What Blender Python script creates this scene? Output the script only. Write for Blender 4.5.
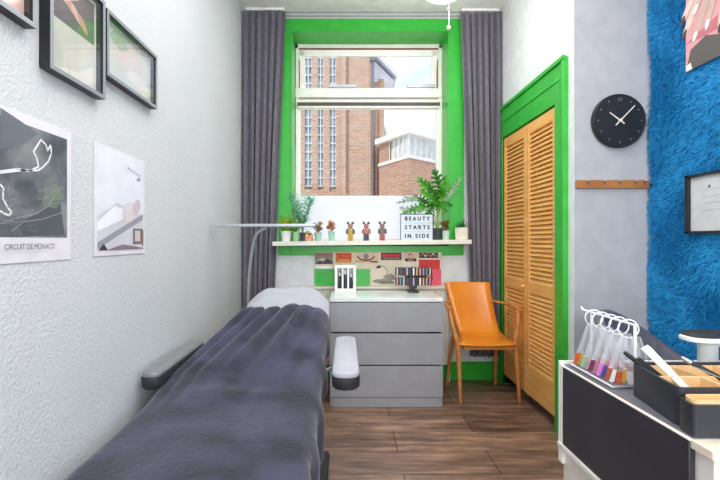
import bpy, bmesh, math, random
import numpy as np
from mathutils import Vector, Matrix
for o in list(bpy.data.objects): bpy.data.objects.remove(o)
S = bpy.context.scene
COL = S.collection
PI = math.pi
rnd = random.Random(7)

# ------------------------------------------------------------------ camera, world, lights, exposure
CZ = 1.2
F = 424.0
cd = bpy.data.cameras.new('camera'); cam = bpy.data.objects.new('camera', cd); COL.objects.link(cam)
cam.location = (0, 0, CZ); cam.rotation_euler = (PI/2, 0, 0)
cd.sensor_width = 36; cd.lens = F/720*36; cd.shift_x = 15/720; cd.clip_start = .02
S.camera = cam
S.view_settings.view_transform = 'Standard'; S.view_settings.look = 'None'
S.view_settings.gamma = 1; S.view_settings.use_curve_mapping = False
S.view_settings.exposure = 0.12

W = bpy.data.worlds.new('sky'); S.world = W; W.use_nodes = True
nt = W.node_tree; nt.nodes.clear()
wo = nt.nodes.new('ShaderNodeOutputWorld'); bg = nt.nodes.new('ShaderNodeBackground')
tc = nt.nodes.new('ShaderNodeTexCoord'); nz = nt.nodes.new('ShaderNodeTexNoise'); cr = nt.nodes.new('ShaderNodeValToRGB')
mp = nt.nodes.new('ShaderNodeMapping'); mp.inputs['Scale'].default_value = (1, 1, 2.5)
nz.inputs['Scale'].default_value = 5; nz.inputs['Detail'].default_value = 5
cr.color_ramp.elements[0].position = .40; cr.color_ramp.elements[0].color = (.62, .74, .92, 1)
cr.color_ramp.elements[1].position = .62; cr.color_ramp.elements[1].color = (.93, .95, 1, 1)
nt.links.new(tc.outputs['Generated'], mp.inputs[0]); nt.links.new(mp.outputs[0], nz.inputs['Vector'])
nt.links.new(nz.outputs[0], cr.inputs[0]); nt.links.new(cr.outputs[0], bg.inputs[0])

# added glow in the unseen upper sky, brightens the light coming through the window
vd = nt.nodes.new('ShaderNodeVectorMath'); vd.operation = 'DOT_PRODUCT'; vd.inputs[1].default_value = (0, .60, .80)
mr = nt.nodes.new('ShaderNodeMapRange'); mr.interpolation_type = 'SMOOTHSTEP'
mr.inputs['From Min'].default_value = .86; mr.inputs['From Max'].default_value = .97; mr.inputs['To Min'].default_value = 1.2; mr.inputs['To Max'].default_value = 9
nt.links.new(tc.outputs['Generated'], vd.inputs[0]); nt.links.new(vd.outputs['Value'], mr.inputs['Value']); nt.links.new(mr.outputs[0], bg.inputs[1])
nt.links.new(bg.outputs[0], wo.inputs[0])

def light(name, kind, loc, rot, energy, color=(1, 1, 1), size=None, size_y=None, angle=None):
    l = bpy.data.lights.new(name, kind); l.energy = energy; l.color = color
    if kind == 'AREA':
        l.shape = 'RECTANGLE'; l.size = size; l.size_y = size_y or size
    if kind == 'SUN' and angle: l.angle = angle
    if kind == 'POINT': l.shadow_soft_size = size
    o = bpy.data.objects.new(name, l); o.location = loc; o.rotation_euler = rot; COL.objects.link(o); return o
light('sun', 'SUN', (0, -5, 10), (math.radians(42), 0, math.radians(-28)), 2.3, (1, .96, .9), angle=.03)
light('rear_fill_light', 'AREA', (.45, -2.2, 1.7), (PI/2, 0, 0), 92, (.93, .97, 1), 2.3, 2.4)  # added fill behind the camera, stands in for an unseen rear window
light('ceiling_fill_light', 'AREA', (.3, 1.2, 3.10), (0, 0, 0), 48, (1, .98, .95), 1.6, 2.6)  # added fill light under the ceiling, no fixture belongs to it

# ------------------------------------------------------------------ helpers
def lin(c):
    r = []
    for v in c[:3]:
        v /= 255.0
        r.append(v/12.92 if v <= .04045 else ((v+.055)/1.055)**2.4)
    return (*r, 1)
MATS = {}
def mat(name, rgb, rough=.5, metal=0, noise=None, rgb2=None, bump=0, bscale=80, sheen=0, trans=0, alpha=1, emit=0, stretch=None, coat=0, lo=.35, hi=.65, spec=None):
    if name in MATS: return MATS[name]
    m = bpy.data.materials.new(name); m.use_nodes = True; n = m.node_tree; b = n.nodes['Principled BSDF']
    b.inputs['Base Color'].default_value = lin(rgb); b.inputs['Roughness'].default_value = rough
    b.inputs['Metallic'].default_value = metal
    if spec is not None: b.inputs['Specular IOR Level'].default_value = spec
    if sheen: b.inputs['Sheen Weight'].default_value = sheen; b.inputs['Sheen Roughness'].default_value = .4
    if trans: b.inputs['Transmission Weight'].default_value = trans
    if alpha < 1: b.inputs['Alpha'].default_value = alpha
    if coat: b.inputs['Coat Weight'].default_value = coat; b.inputs['Coat Roughness'].default_value = .08
    if emit: b.inputs['Emission Color'].default_value = lin(rgb); b.inputs['Emission Strength'].default_value = emit
    t = n.nodes.new('ShaderNodeTexCoord'); mpn = n.nodes.new('ShaderNodeMapping'); n.links.new(t.outputs['Object'], mpn.inputs[0])
    if stretch: mpn.inputs['Scale'].default_value = stretch
    a = n.nodes.new('ShaderNodeTexNoise'); a.inputs['Scale'].default_value = noise or 12; a.inputs['Detail'].default_value = 4
    n.links.new(mpn.outputs[0], a.inputs['Vector'])
    if rgb2 is None: rgb2 = tuple(min(255, v*1.04+1) for v in rgb)
    r = n.nodes.new('ShaderNodeValToRGB'); r.color_ramp.elements[0].color = lin(rgb); r.color_ramp.elements[1].color = lin(rgb2)
    r.color_ramp.elements[0].position = lo; r.color_ramp.elements[1].position = hi
    n.links.new(a.outputs[0], r.inputs[0]); n.links.new(r.outputs[0], b.inputs['Base Color'])
    if bump:
        c = n.nodes.new('ShaderNodeTexNoise'); c.inputs['Scale'].default_value = bscale; c.inputs['Detail'].default_value = 3
        n.links.new(mpn.outputs[0], c.inputs['Vector'])
        bm_ = n.nodes.new('ShaderNodeBump'); bm_.inputs['Strength'].default_value = bump; bm_.inputs['Distance'].default_value = .01
        n.links.new(c.outputs[0], bm_.inputs['Height']); n.links.new(bm_.outputs[0], b.inputs['Normal'])
    MATS[name] = m; return m

def brick_mat(name, c1, c2, mortar, bw, rh, ms, rough, swz=None, grain=None, offx=0, offy=0, bump=.3):
    m = bpy.data.materials.new(name); m.use_nodes = True; n = m.node_tree; b = n.nodes['Principled BSDF']
    b.inputs['Roughness'].default_value = rough
    t = n.nodes.new('ShaderNodeTexCoord'); sx = n.nodes.new('ShaderNodeSeparateXYZ'); cx = n.nodes.new('ShaderNodeCombineXYZ')
    n.links.new(t.outputs['Object'], sx.inputs[0])
    src = swz or 'XY'
    if src == 'SUM':   # wall bricks on any vertical face
        ad = n.nodes.new('ShaderNodeMath'); ad.operation = 'ADD'
        n.links.new(sx.outputs['X'], ad.inputs[0]); n.links.new(sx.outputs['Y'], ad.inputs[1])
        n.links.new(ad.outputs[0], cx.inputs[0]); n.links.new(sx.outputs['Z'], cx.inputs[1])
    else:
        n.links.new(sx.outputs[src[0]], cx.inputs[0]); n.links.new(sx.outputs[src[1]], cx.inputs[1])
    mp_ = n.nodes.new('ShaderNodeMapping'); mp_.inputs['Location'].default_value = (offx, offy, 0)
    n.links.new(cx.outputs[0], mp_.inputs[0])
    k = n.nodes.new('ShaderNodeTexBrick'); n.links.new(mp_.outputs[0], k.inputs['Vector'])
    k.inputs['Color1'].default_value = lin(c1); k.inputs['Color2'].default_value = lin(c2); k.inputs['Mortar'].default_value = lin(mortar)
    k.inputs['Scale'].default_value = 1; k.inputs['Mortar Size'].default_value = ms; k.inputs['Brick Width'].default_value = bw
    k.inputs['Row Height'].default_value = rh; k.inputs['Mortar Smooth'].default_value = .1; k.offset = .37; k.inputs['Bias'].default_value = 0
    out = k.outputs['Color']
    if grain:
        g = n.nodes.new('ShaderNodeMapping'); g.inputs['Scale'].default_value = (1.0, 10, 1); n.links.new(t.outputs['Object'], g.inputs[0])
        a = n.nodes.new('ShaderNodeTexNoise'); a.inputs['Scale'].default_value = 1.6; a.inputs['Detail'].default_value = 8; a.inputs['Distortion'].default_value = 1.2
        n.links.new(g.outputs[0], a.inputs['Vector'])
        g2 = n.nodes.new('ShaderNodeMapping'); g2.inputs['Scale'].default_value = (2.2, 8, 1); n.links.new(t.outputs['Object'], g2.inputs[0])
        a2 = n.nodes.new('ShaderNodeTexNoise'); a2.inputs['Scale'].default_value = 1.5; a2.inputs['Detail'].default_value = 3
        n.links.new(g2.outputs[0], a2.inputs['Vector'])
        r = n.nodes.new('ShaderNodeValToRGB'); r.color_ramp.elements[0].color = (.55, .53, .52, 1); r.color_ramp.elements[1].color = (1.35, 1.3, 1.28, 1)
        r.color_ramp.elements[0].position = .3; r.color_ramp.elements[1].position = .72
        n.links.new(a.outputs[0], r.inputs[0])
        r2 = n.nodes.new('ShaderNodeValToRGB'); r2.color_ramp.elements[0].color = (.62, .6, .6, 1); r2.color_ramp.elements[1].color = (1.3, 1.27, 1.22, 1)
        r2.color_ramp.elements[0].position = .35; r2.color_ramp.elements[1].position = .68
        n.links.new(a2.outputs[0], r2.inputs[0])
        for rr in (r, r2):
            mx = n.nodes.new('ShaderNodeMix'); mx.data_type = 'RGBA'; mx.blend_type = 'MULTIPLY'; mx.inputs[0].default_value = 1
            n.links.new(out, mx.inputs[6]); n.links.new(rr.outputs[0], mx.inputs[7]); out = mx.outputs[2]
    n.links.new(out, b.inputs['Base Color'])
    bp = n.nodes.new('ShaderNodeBump'); bp.inputs['Strength'].default_value = bump; bp.inputs['Distance'].default_value = .004
    inv = n.nodes.new('ShaderNodeMath'); inv.operation = 'SUBTRACT'; inv.inputs[0].default_value = 1
    n.links.new(k.outputs['Fac'], inv.inputs[1]); n.links.new(inv.outputs[0], bp.inputs['Height']); n.links.new(bp.outputs[0], b.inputs['Normal'])
    MATS[name] = m; return m

def glass_mat(name, tint=(255, 255, 255), k=.5):
    m = bpy.data.materials.new(name); m.use_nodes = True; n = m.node_tree; n.nodes.clear()
    o = n.nodes.new('ShaderNodeOutputMaterial'); mx = n.nodes.new('ShaderNodeMixShader'); tr = n.nodes.new('ShaderNodeBsdfTransparent')
    gl = n.nodes.new('ShaderNodeBsdfGlossy'); gl.inputs['Roughness'].default_value = .03; lw_ = n.nodes.new('ShaderNodeLayerWeight'); lw_.inputs[0].default_value = .5
    pw = n.nodes.new('ShaderNodeMath'); pw.operation = 'POWER'; pw.inputs[1].default_value = 4; n.links.new(lw_.outputs['Facing'], pw.inputs[0])
    fr = n.nodes.new('ShaderNodeMath'); fr.operation = 'MULTIPLY_ADD'; fr.inputs[1].default_value = k; fr.inputs[2].default_value = .03*k*k; n.links.new(pw.outputs[0], fr.inputs[0])
    tr.inputs[0].default_value = lin(tint)
    n.links.new(fr.outputs[0], mx.inputs[0]); n.links.new(tr.outputs[0], mx.inputs[1]); n.links.new(gl.outputs[0], mx.inputs[2]); n.links.new(mx.outputs[0], o.inputs[0])
    MATS[name] = m; return m
def translucent_mat(name, rgb, mixv=.6, transp=0):
    m = bpy.data.materials.new(name); m.use_nodes = True; n = m.node_tree; n.nodes.clear()
    o = n.nodes.new('ShaderNodeOutputMaterial'); mx = n.nodes.new('ShaderNodeMixShader'); mx.inputs[0].default_value = mixv
    d = n.nodes.new('ShaderNodeBsdfDiffuse'); t = n.nodes.new('ShaderNodeBsdfTranslucent'); d.inputs[0].default_value = lin(rgb); t.inputs[0].default_value = lin(rgb)
    n.links.new(d.outputs[0], mx.inputs[1]); n.links.new(t.outputs[0], mx.inputs[2]); out = mx.outputs[0]
    if transp:
        m2 = n.nodes.new('ShaderNodeMixShader'); m2.inputs[0].default_value = transp; tp = n.nodes.new('ShaderNodeBsdfTransparent')
        n.links.new(out, m2.inputs[1]); n.links.new(tp.outputs[0], m2.inputs[2]); out = m2.outputs[0]
    n.links.new(out, o.inputs[0]); MATS[name] = m; return m

class MB:
    def __init__(s): s.v = []; s.f = []; s.m = []; s.cur = None; s.mats = []
    def mat(s, m):
        if m not in s.mats: s.mats.append(m)
        s.cur = s.mats.index(m); return s
    def add(s, vs, fs):
        o = len(s.v); s.v += [tuple(p) for p in vs]; s.f += [tuple(i+o for i in f) for f in fs]; s.m += [s.cur or 0]*len(fs); return s
    def box(s, a, b, M=None):
        x0, y0, z0 = a; x1, y1, z1 = b
        vs = [Vector(p) for p in ((x0,y0,z0),(x1,y0,z0),(x1,y1,z0),(x0,y1,z0),(x0,y0,z1),(x1,y0,z1),(x1,y1,z1),(x0,y1,z1))]
        if M is not None: vs = [M @ p for p in vs]
        return s.add(vs, [(0,3,2,1),(4,5,6,7),(0,1,5,4),(1,2,6,5),(2,3,7,6),(3,0,4,7)])
    def prism(s, pts, d):      # planar polygon extruded by vector d
        n = len(pts); d = Vector(d); pts = [Vector(p) for p in pts]
        return s.add(pts+[p+d for p in pts], [tuple(range(n))[::-1], tuple(range(n, 2*n))]+[(i, (i+1) % n, n+(i+1) % n, n+i) for i in range(n)])
    def tube(s, path, r, n=10, caps=True, flat=1.0, closed=False):
        P = [Vector(p) for p in path]; R = r if isinstance(r, (list, tuple)) else [r]*len(P); N = len(P)
        vs = []; up = Vector((0, 0, 1)); prev = None
        for i, p in enumerate(P):
            if closed: t = (P[(i+1) % N]-P[i-1])
            else: t = (P[min(i+1, N-1)]-P[max(i-1, 0)])
            t = t.normalized()
            if prev is None:
                a = t.cross(up if abs(t.z) < .95 else Vector((0, 1, 0))).normalized()
            else:
                a = (prev-t*prev.dot(t)).normalized()
            prev = a; b = t.cross(a)
            for k in range(n):
                w = 2*PI*k/n; vs.append(p+a*math.cos(w)*R[i]+b*math.sin(w)*R[i]*flat)
        fs = []
        for i in range(N if closed else N-1):
            j = (i+1) % N
            for k in range(n):
                k2 = (k+1) % n; fs.append((i*n+k, i*n+k2, j*n+k2, j*n+k))
        if caps and not closed: fs += [tuple(range(n))[::-1], tuple((N-1)*n+k for k in range(n))]
        return s.add(vs, fs)
    def lathe(s, prof, c=(0, 0, 0), n=24, M=None, sx=1, sy=1):
        vs = []
        for r, z in prof:
            for k in range(n):
                w = 2*PI*k/n; p = Vector((c[0]+r*math.cos(w)*sx, c[1]+r*math.sin(w)*sy, c[2]+z)); vs.append(M @ p if M is not None else p)
        N = len(prof); fs = [(i*n+k, i*n+(k+1) % n, (i+1)*n+(k+1) % n, (i+1)*n+k) for i in range(N-1) for k in range(n)]
        if prof[0][0] > 1e-6: fs.append(tuple(range(n))[::-1])
        if prof[-1][0] > 1e-6: fs.append(tuple((N-1)*n+k for k in range(n)))
        return s.add(vs, fs)
    def ball(s, c, r, n=14, m=9, M=None):
        rx, ry, rz = r if isinstance(r, (tuple, list)) else (r, r, r)
        prof = [(math.sin(PI*i/m)*1.0, -math.cos(PI*i/m)) for i in range(m+1)]
        vs = []
        for a, z in prof:
            for k in range(n):
                w = 2*PI*k/n; p = Vector((c[0]+rx*a*math.cos(w), c[1]+ry*a*math.sin(w), c[2]+rz*z)); vs.append(M @ p if M is not None else p)
        return s.add(vs, [(i*n+k, i*n+(k+1) % n, (i+1)*n+(k+1) % n, (i+1)*n+k) for i in range(m) for k in range(n)])
    def leaf(s, base, tip, width, droop=0, n=5, twist=0, side=None):
        b = Vector(base); t = Vector(tip); d = t-b; L = d.length
        sd = side or d.cross(Vector((0, 0, 1)))
        if sd.length < 1e-5: sd = Vector((1, 0, 0))
        sd = sd.normalized(); sd = Matrix.Rotation(twist, 3, d.normalized()) @ sd
        vs = []
        for i in range(n+1):
            u = i/n; w = width*.5*math.sin(PI*min(1, .12+u*.86))**.8; p = b+d*u+Vector((0, 0, -droop*u*u*L+droop*.3*u*L))
            nn = sd.cross(d).normalized()
            vs += [p-sd*w+nn*w*.25, p, p+sd*w+nn*w*.25]
        fs = []
        for i in range(n):
            a = i*3; fs += [(a, a+1, a+4, a+3), (a+1, a+2, a+5, a+4)]
        return s.add(vs, fs)
    def build(s, name, m=None, parent=None, smooth=False, bevel=0, loc=None, subsurf=0, solid=0, bseg=2):
        me = bpy.data.meshes.new(name); o = bpy.data.objects.new(name, me); COL.objects.link(o)
        org = Vector((0, 0, 0))
        if loc is not None: org = Vector(loc)
        me.from_pydata([tuple(Vector(p)-org) for p in s.v], [], s.f)
        if m is not None and not s.mats: me.materials.append(m)
        for q in s.mats: me.materials.append(q)
        if s.mats: me.polygons.foreach_set('material_index', s.m)
        bmm = bmesh.new(); bmm.from_mesh(me)
        if len(bmm.verts) < 60000: bmesh.ops.remove_doubles(bmm, verts=bmm.verts, dist=1e-6)
        if not getattr(s, 'open', False): bmesh.ops.recalc_face_normals(bmm, faces=bmm.faces)
        bmm.to_mesh(me); bmm.free(); me.update()
        o.location = org
        if parent is not None:
            o.parent = parent; o.matrix_parent_inverse = Matrix.Translation(-Vector(parent.location)) if parent.rotation_euler.to_matrix().is_identity or True else parent.matrix_world.inverted()
            if parent.parent is not None: o.matrix_parent_inverse = Matrix.Translation(-worldloc(parent))
        if bevel:
            bv = o.modifiers.new('b', 'BEVEL'); bv.width = bevel; bv.segments = bseg; bv.limit_method = 'ANGLE'; bv.angle_limit = .6
        if solid:
            sd = o.modifiers.new('s', 'SOLIDIFY'); sd.thickness = solid; sd.offset = 0
        if subsurf:
            ss = o.modifiers.new('ss', 'SUBSURF'); ss.levels = subsurf; ss.render_levels = subsurf
        if smooth or bevel:
            for p in me.polygons: p.use_smooth = True
            if not subsurf:
                try:
                    me.set_sharp_from_angle(angle=.7)
                except Exception: pass
        return o
def worldloc(o):
    v = Vector(o.location); 
    if o.parent is not None: v = Matrix.Translation(worldloc(o.parent)) @ o.matrix_parent_inverse @ v
    return v
def thing(name, label, cat, loc, group=None):
    o = bpy.data.objects.new(name, None); COL.objects.link(o); o.location = loc; o.empty_display_size = .05
    o['label'] = label; o['category'] = cat
    if group: o['group'] = group
    return o
def tag(o, label, cat, group=None):
    o['label'] = label; o['category'] = cat
    if group: o['group'] = group
    return o
def struct(o): o['kind'] = 'structure'; return o
def sroot(name, loc=(0, 0, 0)):
    o = bpy.data.objects.new(name, None); COL.objects.link(o); o.location = loc; o['kind'] = 'structure'; return o
def copy_tree(o, dx, label=None, parent=None):
    c = o.copy(); COL.objects.link(c)
    if parent is not None: c.parent = parent
    else: c.location = Vector(o.location)+Vector(dx)
    if label: c['label'] = label
    for ch in [q for q in bpy.data.objects if q.parent == o]: copy_tree(ch, dx, None, c)
    return c
def P(px, py, d): return Vector(((px-345)*d/F, d, CZ+(240-py)*d/F))
def spline(pts, n=8):
    pts = [Vector(p) for p in pts]; out = []
    for i in range(len(pts)-1):
        p0 = pts[max(i-1, 0)]; p1 = pts[i]; p2 = pts[i+1]; p3 = pts[min(i+2, len(pts)-1)]
        for k in range(n):
            t = k/n; out.append(.5*((2*p1)+(p2-p0)*t+(2*p0-5*p1+4*p2-p3)*t*t+(3*p1-p0-3*p2+p3)*t**3))
    out.append(pts[-1]); return out
class Pic:   # a flat printed picture on a wall: u, v in metres from its lower left corner, every patch laid a hair above the last
    def __init__(s, o, u, v, n): s.o, s.u, s.v, s.n = Vector(o), Vector(u), Vector(v), Vector(n); s.k = 1; s.mb = MB()
    def p(s, a, b, e=0): return s.o+s.u*a+s.v*b+s.n*e
    def sheet(s, w, h, m, t=.0015):
        s.mb.mat(m).prism([s.p(0, 0), s.p(w, 0), s.p(w, h), s.p(0, h)], s.n*t); s.t = t; return s
    def poly(s, pts, m):
        e = s.t+.00022*s.k; s.k += 1
        s.mb.mat(m).prism([s.p(a, b, e-.0002) for a, b in pts], s.n*.0002); return s
    def rect(s, a0, b0, a1, b1, m): return s.poly([(a0, b0), (a1, b0), (a1, b1), (a0, b1)], m)
    def oval(s, a, b, ra, rb, m, rot=0, n=16):
        return s.poly([(a+ra*math.cos(2*PI*i/n)*math.cos(rot)-rb*math.sin(2*PI*i/n)*math.sin(rot), b+ra*math.cos(2*PI*i/n)*math.sin(rot)+rb*math.sin(2*PI*i/n)*math.cos(rot)) for i in range(n)], m)
    def line(s, pts, w, m):
        e = s.t+.00022*s.k; s.k += 1; s.mb.mat(m)
        for (a, b), (c, d) in zip(pts, pts[1:]):
            L = math.hypot(c-a, d-b) or 1; nx, ny = -(d-b)/L*w/2, (c-a)/L*w/2; ex, ey = (c-a)/L*w*.3, (d-b)/L*w*.3
            s.mb.prism([s.p(a-nx-ex, b-ny-ey, e-.0002), s.p(c-nx+ex, d-ny+ey, e-.0002), s.p(c+nx+ex, d+ny+ey, e-.0002), s.p(a+nx-ex, b+ny-ey, e-.0002)], s.n*.0002)
        return s
    def text(s, txt, a, b, size, m, align='LEFT', width=None):
        e = s.t+.00022*s.k+.0002; s.k += 1; s.mb.mat(m); add_text(s.mb, txt, s.p(a, b, e), s.u, s.v, size, align, width); return s
def add_text(mb, txt, org, u, v, size, align='LEFT', width=None, bold=0):
    c = bpy.data.curves.new('txt', 'FONT'); c.body = txt; c.size = size; c.align_x = align; c.offset = bold
    o = bpy.data.objects.new('txt', c); COL.objects.link(o)
    bpy.context.view_layer.update()
    me = bpy.data.meshes.new_from_object(o.evaluated_get(bpy.context.evaluated_depsgraph_get()))
    xs = [p.co.x for p in me.vertices]; k = 1
    if width and xs: k = width/(max(xs)-min(xs))
    vs = [Vector(org)+Vector(u)*p.co.x*k+Vector(v)*p.co.y for p in me.vertices]
    mb.add(vs, [tuple(f.vertices) for f in me.polygons])
    bpy.data.objects.remove(o); bpy.data.curves.remove(c); bpy.data.meshes.remove(me)

# ------------------------------------------------------------------ materials
M_left = mat('plaster_left', (209, 212, 215), .85, bump=.42, bscale=115, noise=2, rgb2=(214, 216, 219))
M_wall = mat('plaster_smooth', (222, 225, 226), .8, bump=.06, bscale=60)
M_wallb = mat('plaster_alcove_shaded', (176, 177, 182), .8, bump=.05, bscale=60)  # darker wall plaster, the weaker light in the alcove is put into its colour
M_ceil = mat('ceiling_paint', (226, 226, 222), .85)
M_green = mat('green_gloss_paint', (46, 172, 54), .32, rgb2=(54, 182, 60), spec=.5)
M_white = mat('white_paint', (236, 236, 232), .4)
M_upvc = mat('cream_window_frame', (240, 236, 230), .35)
M_upvc_d = mat('window_seal', (70, 66, 60), .5)
M_red = mat('red_seal', (140, 80, 64), .6)
M_film = translucent_mat('frosted_film', (242, 242, 246), .66)
M_glass = glass_mat('clear_glass', (255, 255, 255), .25)
M_floor = brick_mat('plank_floor', (160, 130, 110), (122, 97, 82), (66, 50, 42), 1.35, .2405, .0025, .36, 'XY', True, .55, -.006)
M_brick = brick_mat('church_brick', (190, 160, 140), (176, 138, 116), (190, 176, 162), .22, .075, .009, .9, 'SUM')
M_brick2 = brick_mat('annex_brick', (184, 146, 124), (168, 128, 106), (184, 166, 150), .22, .075, .009, .9, 'SUM')
M_conc = mat('pale_concrete', (222, 220, 214), .8)
M_gmull = mat('grey_mullion', (196, 202, 206), .6)
M_gpane = mat('church_glass', (112, 124, 138), .4, noise=3, rgb2=(176, 184, 190))
M_gband = mat('annex_glazing', (196, 204, 204), .3, noise=6, rgb2=(222, 226, 224))
M_curt = mat('grey_curtain_fabric', (98, 94, 104), .8, sheen=.3, noise=30, rgb2=(110, 106, 116), bump=.1, bscale=300)
M_wood = mat('oak_louvre_wood', (232, 166, 88), .5, noise=3, rgb2=(242, 186, 110), stretch=(1, 1, 8), bump=.05)
M_rad = mat('radiator_enamel', (214, 208, 196), .4)
M_fglass = glass_mat('picture_glass', (255, 255, 255), .9)
M_chrome = mat('chrome', (190, 192, 196), .2, 1)
M_black = mat('black_plastic', (24, 25, 28), .35)
M_blackm = mat('black_matt', (38, 38, 42), .6)
M_metal = mat('satin_metal', (168, 172, 178), .35, .7)

# ------------------------------------------------------------------ the room
XL, XR, XF = -.874, 1.333, 1.785
YB, YC, YR = 3.65, 2.47, -2.5
ZT = 3.154
def S_box(name, boxes, m, bevel=0, **k):
    mb = MB()
    for a, b in boxes: mb.box(a, b)
    return struct(mb.build(name, m, bevel=bevel, **k))
S_box('floor', [((XL-.15, YR-.15, -.12), (XF+.15, YB+.3, 0))], M_floor)
S_box('ceiling', [((XL-.15, YR-.15, ZT), (XF+.15, YB+.3, ZT+.15))], M_ceil)
S_box('wall_left', [((XL-.15, YR-.15, 0), (XL, YB+.3, ZT))], M_left)
S_box('wall_rear', [((XL, YR-.15, 0), (XF, YR, ZT))], M_wall)
WX0, WX1, WZ0, WZ1 = -.465, .895, 1.15, 2.999
S_box('wall_back', [((XL, YB, 0), (WX0, YB+.3, ZT)), ((WX1, YB, 0), (XR+.15, YB+.3, ZT)), ((WX0, YB, 0), (WX1, YB+.3, WZ0)), ((WX0, YB, WZ1), (WX1, YB+.3, ZT))], M_wall)
DY0, DY1, DZ = 2.655, 3.535, 2.05
S_box('wall_right', [((XR, YC+.001, 0), (XR+.1, DY0, ZT)), ((XR, DY1, 0), (XR+.1, YB, ZT)), ((XR, DY0, DZ), (XR+.1, DY1, ZT)), ((XR+.09, DY0, 0), (XR+.1, DY1, DZ))], M_wall)
S_box('wall_alcove', [((XR+.002, YC, 0), (XF, YC+.1, ZT))], M_wallb)
S_box('wall_side', [((XF, YR, 0), (XF+.15, YC+.1, ZT))], M_wall)
S_box('trim_1', [((XL, YB-.035, ZT-.04), (XR, YB, ZT)), ((XL, YB-.06, ZT-.018), (XR, YB-.035, ZT)), ((XL, YB-.02, ZT-.06), (XR, YB, ZT-.04))], mat('cornice_grey', (176, 180, 178), .6), bevel=.003)
# green surround of the window: face boards, lining of the reveal, boards below the sill
gx0, gx1, gz1, gz0 = -.572, 1.018, 3.093, 1.07
g = MB()
for a, b in [((gx0, YB-.018, gz0), (WX0, YB, gz1)), ((WX1, YB-.018, gz0), (gx1, YB, gz1)), ((WX0, YB-.018, WZ1), (WX1, YB, gz1)), ((WX0, YB-.018, gz0), (WX1, YB, WZ0))]: g.box(a, b)
for a, b in [((WX0-.001, YB-.026, WZ0), (WX0+.012, YB+.29, WZ1)), ((WX1-.012, YB-.026, WZ0), (WX1+.001, YB+.29, WZ1)), ((WX0, YB-.026, WZ1-.012), (WX1, YB+.29, WZ1+.001))]: g.box(a, b)
struct(g.build('trim_2', M_green, bevel=.002))
S_box('baseboard_back', [((XL, YB-.018, 0), (XR, YB, .14)), ((XL, YB-.012, .14), (XR, YB, .155))], M_green, bevel=.002)
S_box('baseboard_right', [((XR-.012, YC, 0), (XR, 2.53, .14))], M_white, bevel=.002)

# window in the reveal
win = sroot('window_1', (.215, 3.9, WZ0))
wy = 3.88
def wx(px): return (px-345)*wy/F
def wz(py): return CZ+(240-py)*wy/F
x0, x1 = WX0+.012, WX1-.012
fr = MB()
fr.box((x0, wy-.01, WZ0), (x0+.028, wy+.06, WZ1-.012)); fr.box((x1-.028, wy-.01, WZ0), (x1, wy+.06, WZ1-.012))
fr.box((x0, wy-.01, WZ1-.05), (x1, wy+.06, WZ1-.012)); fr.box((x0, wy-.01, WZ0), (x1, wy+.06, WZ0+.035))
fr.box((x0, wy-.02, wz(98)), (x1, wy+.06, wz(89)))
fr.build('window_frame', M_upvc, win, bevel=.004)
sl = MB(); sl.box((x0+.028, wy+.02, wz(49)), (x1-.028, wy+.05, wz(47.5))); sl.box((x0+.028, wy+.02, wz(89)), (x0+.036, wy+.05, wz(48))); sl.box((x1-.036, wy+.02, wz(89)), (x1-.028, wy+.05, wz(48)))
sl.box((x0+.03, wy-.013, wz(49.6)), (x1-.03, wy-.008, wz(48.6))); sl.build('seal', M_red, win)
# top hung sash pushed open at the bottom
a0, a1 = x0+.034, x1-.034; zt_, zb_ = wz(49.5), wz(88.5)
Mt = Matrix.Translation((0, wy+.03, zt_)) @ Matrix.Rotation(math.radians(14), 4, 'X') @ Matrix.Translation((0, -wy-.03, -zt_))
sa = MB(); w_ = .05
for a, b in [((a0, wy, zb_), (a0+w_, wy+.04, zt_)), ((a1-w_, wy, zb_), (a1, wy+.04, zt_)), ((a0, wy, zt_-w_), (a1, wy+.04, zt_)), ((a0, wy, zb_), (a1, wy+.04, zb_+w_*.6))]: sa.box(a, b, Mt)
sash = sa.build('top_sash', M_upvc, win, bevel=.004)
gp = MB(); gp.box((a0+w_, wy+.018, zb_+.03), (a1-w_, wy+.022, zt_-w_), Mt); gp.build('glass_pane', M_glass, sash)
hd = MB()
for pa, pb in ((328, 357), (407, 435)): hd.box((wx(pa), wy-.035, wz(88.6)), (wx(pb), wy-.012, wz(85.4)))
hd.build('window_stay', M_metal, win, bevel=.003)
# lower sash
b0, b1 = x0+.014, x1-.014; zt2, zb2 = wz(99.5), WZ0+.035
sb = MB()
for a, b in [((b0, wy-.002, zb2), (b0+.03, wy+.05, zt2)), ((b1-.03, wy-.002, zb2), (b1, wy+.05, zt2)), ((b0, wy-.004, zt2-.05), (b1, wy+.05, zt2)), ((b0, wy-.002, zb2), (b1, wy+.05, zb2+.03)), ((b0, wy-.03, zt2-.068), (b1, wy+.04, zt2-.052)), ((b0+.01, wy-.04, zt2-.088), (b1-.01, wy+.03, zt2-.07))]: sb.box(a, b)
sash2 = sb.build('lower_sash', M_upvc, win, bevel=.004)
rl = MB(); rl.box((b0+.006, wy-.034, zt2-.071), (b1-.006, wy-.029, zt2-.036)); rl.build('blind_slot', M_upvc_d, sash2)
gp = MB(); gp.box((b0+.03, wy+.02, zb2+.03), (b1-.03, wy+.024, zt2-.05)); gp.build('glass_pane', M_glass, sash2)
fm = MB(); fm.box((b0+.03, wy+.016, zb2+.02), (b1-.03, wy+.0175, wz(195.5))); fm.build('frosted_film', M_film, sash2)
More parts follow.
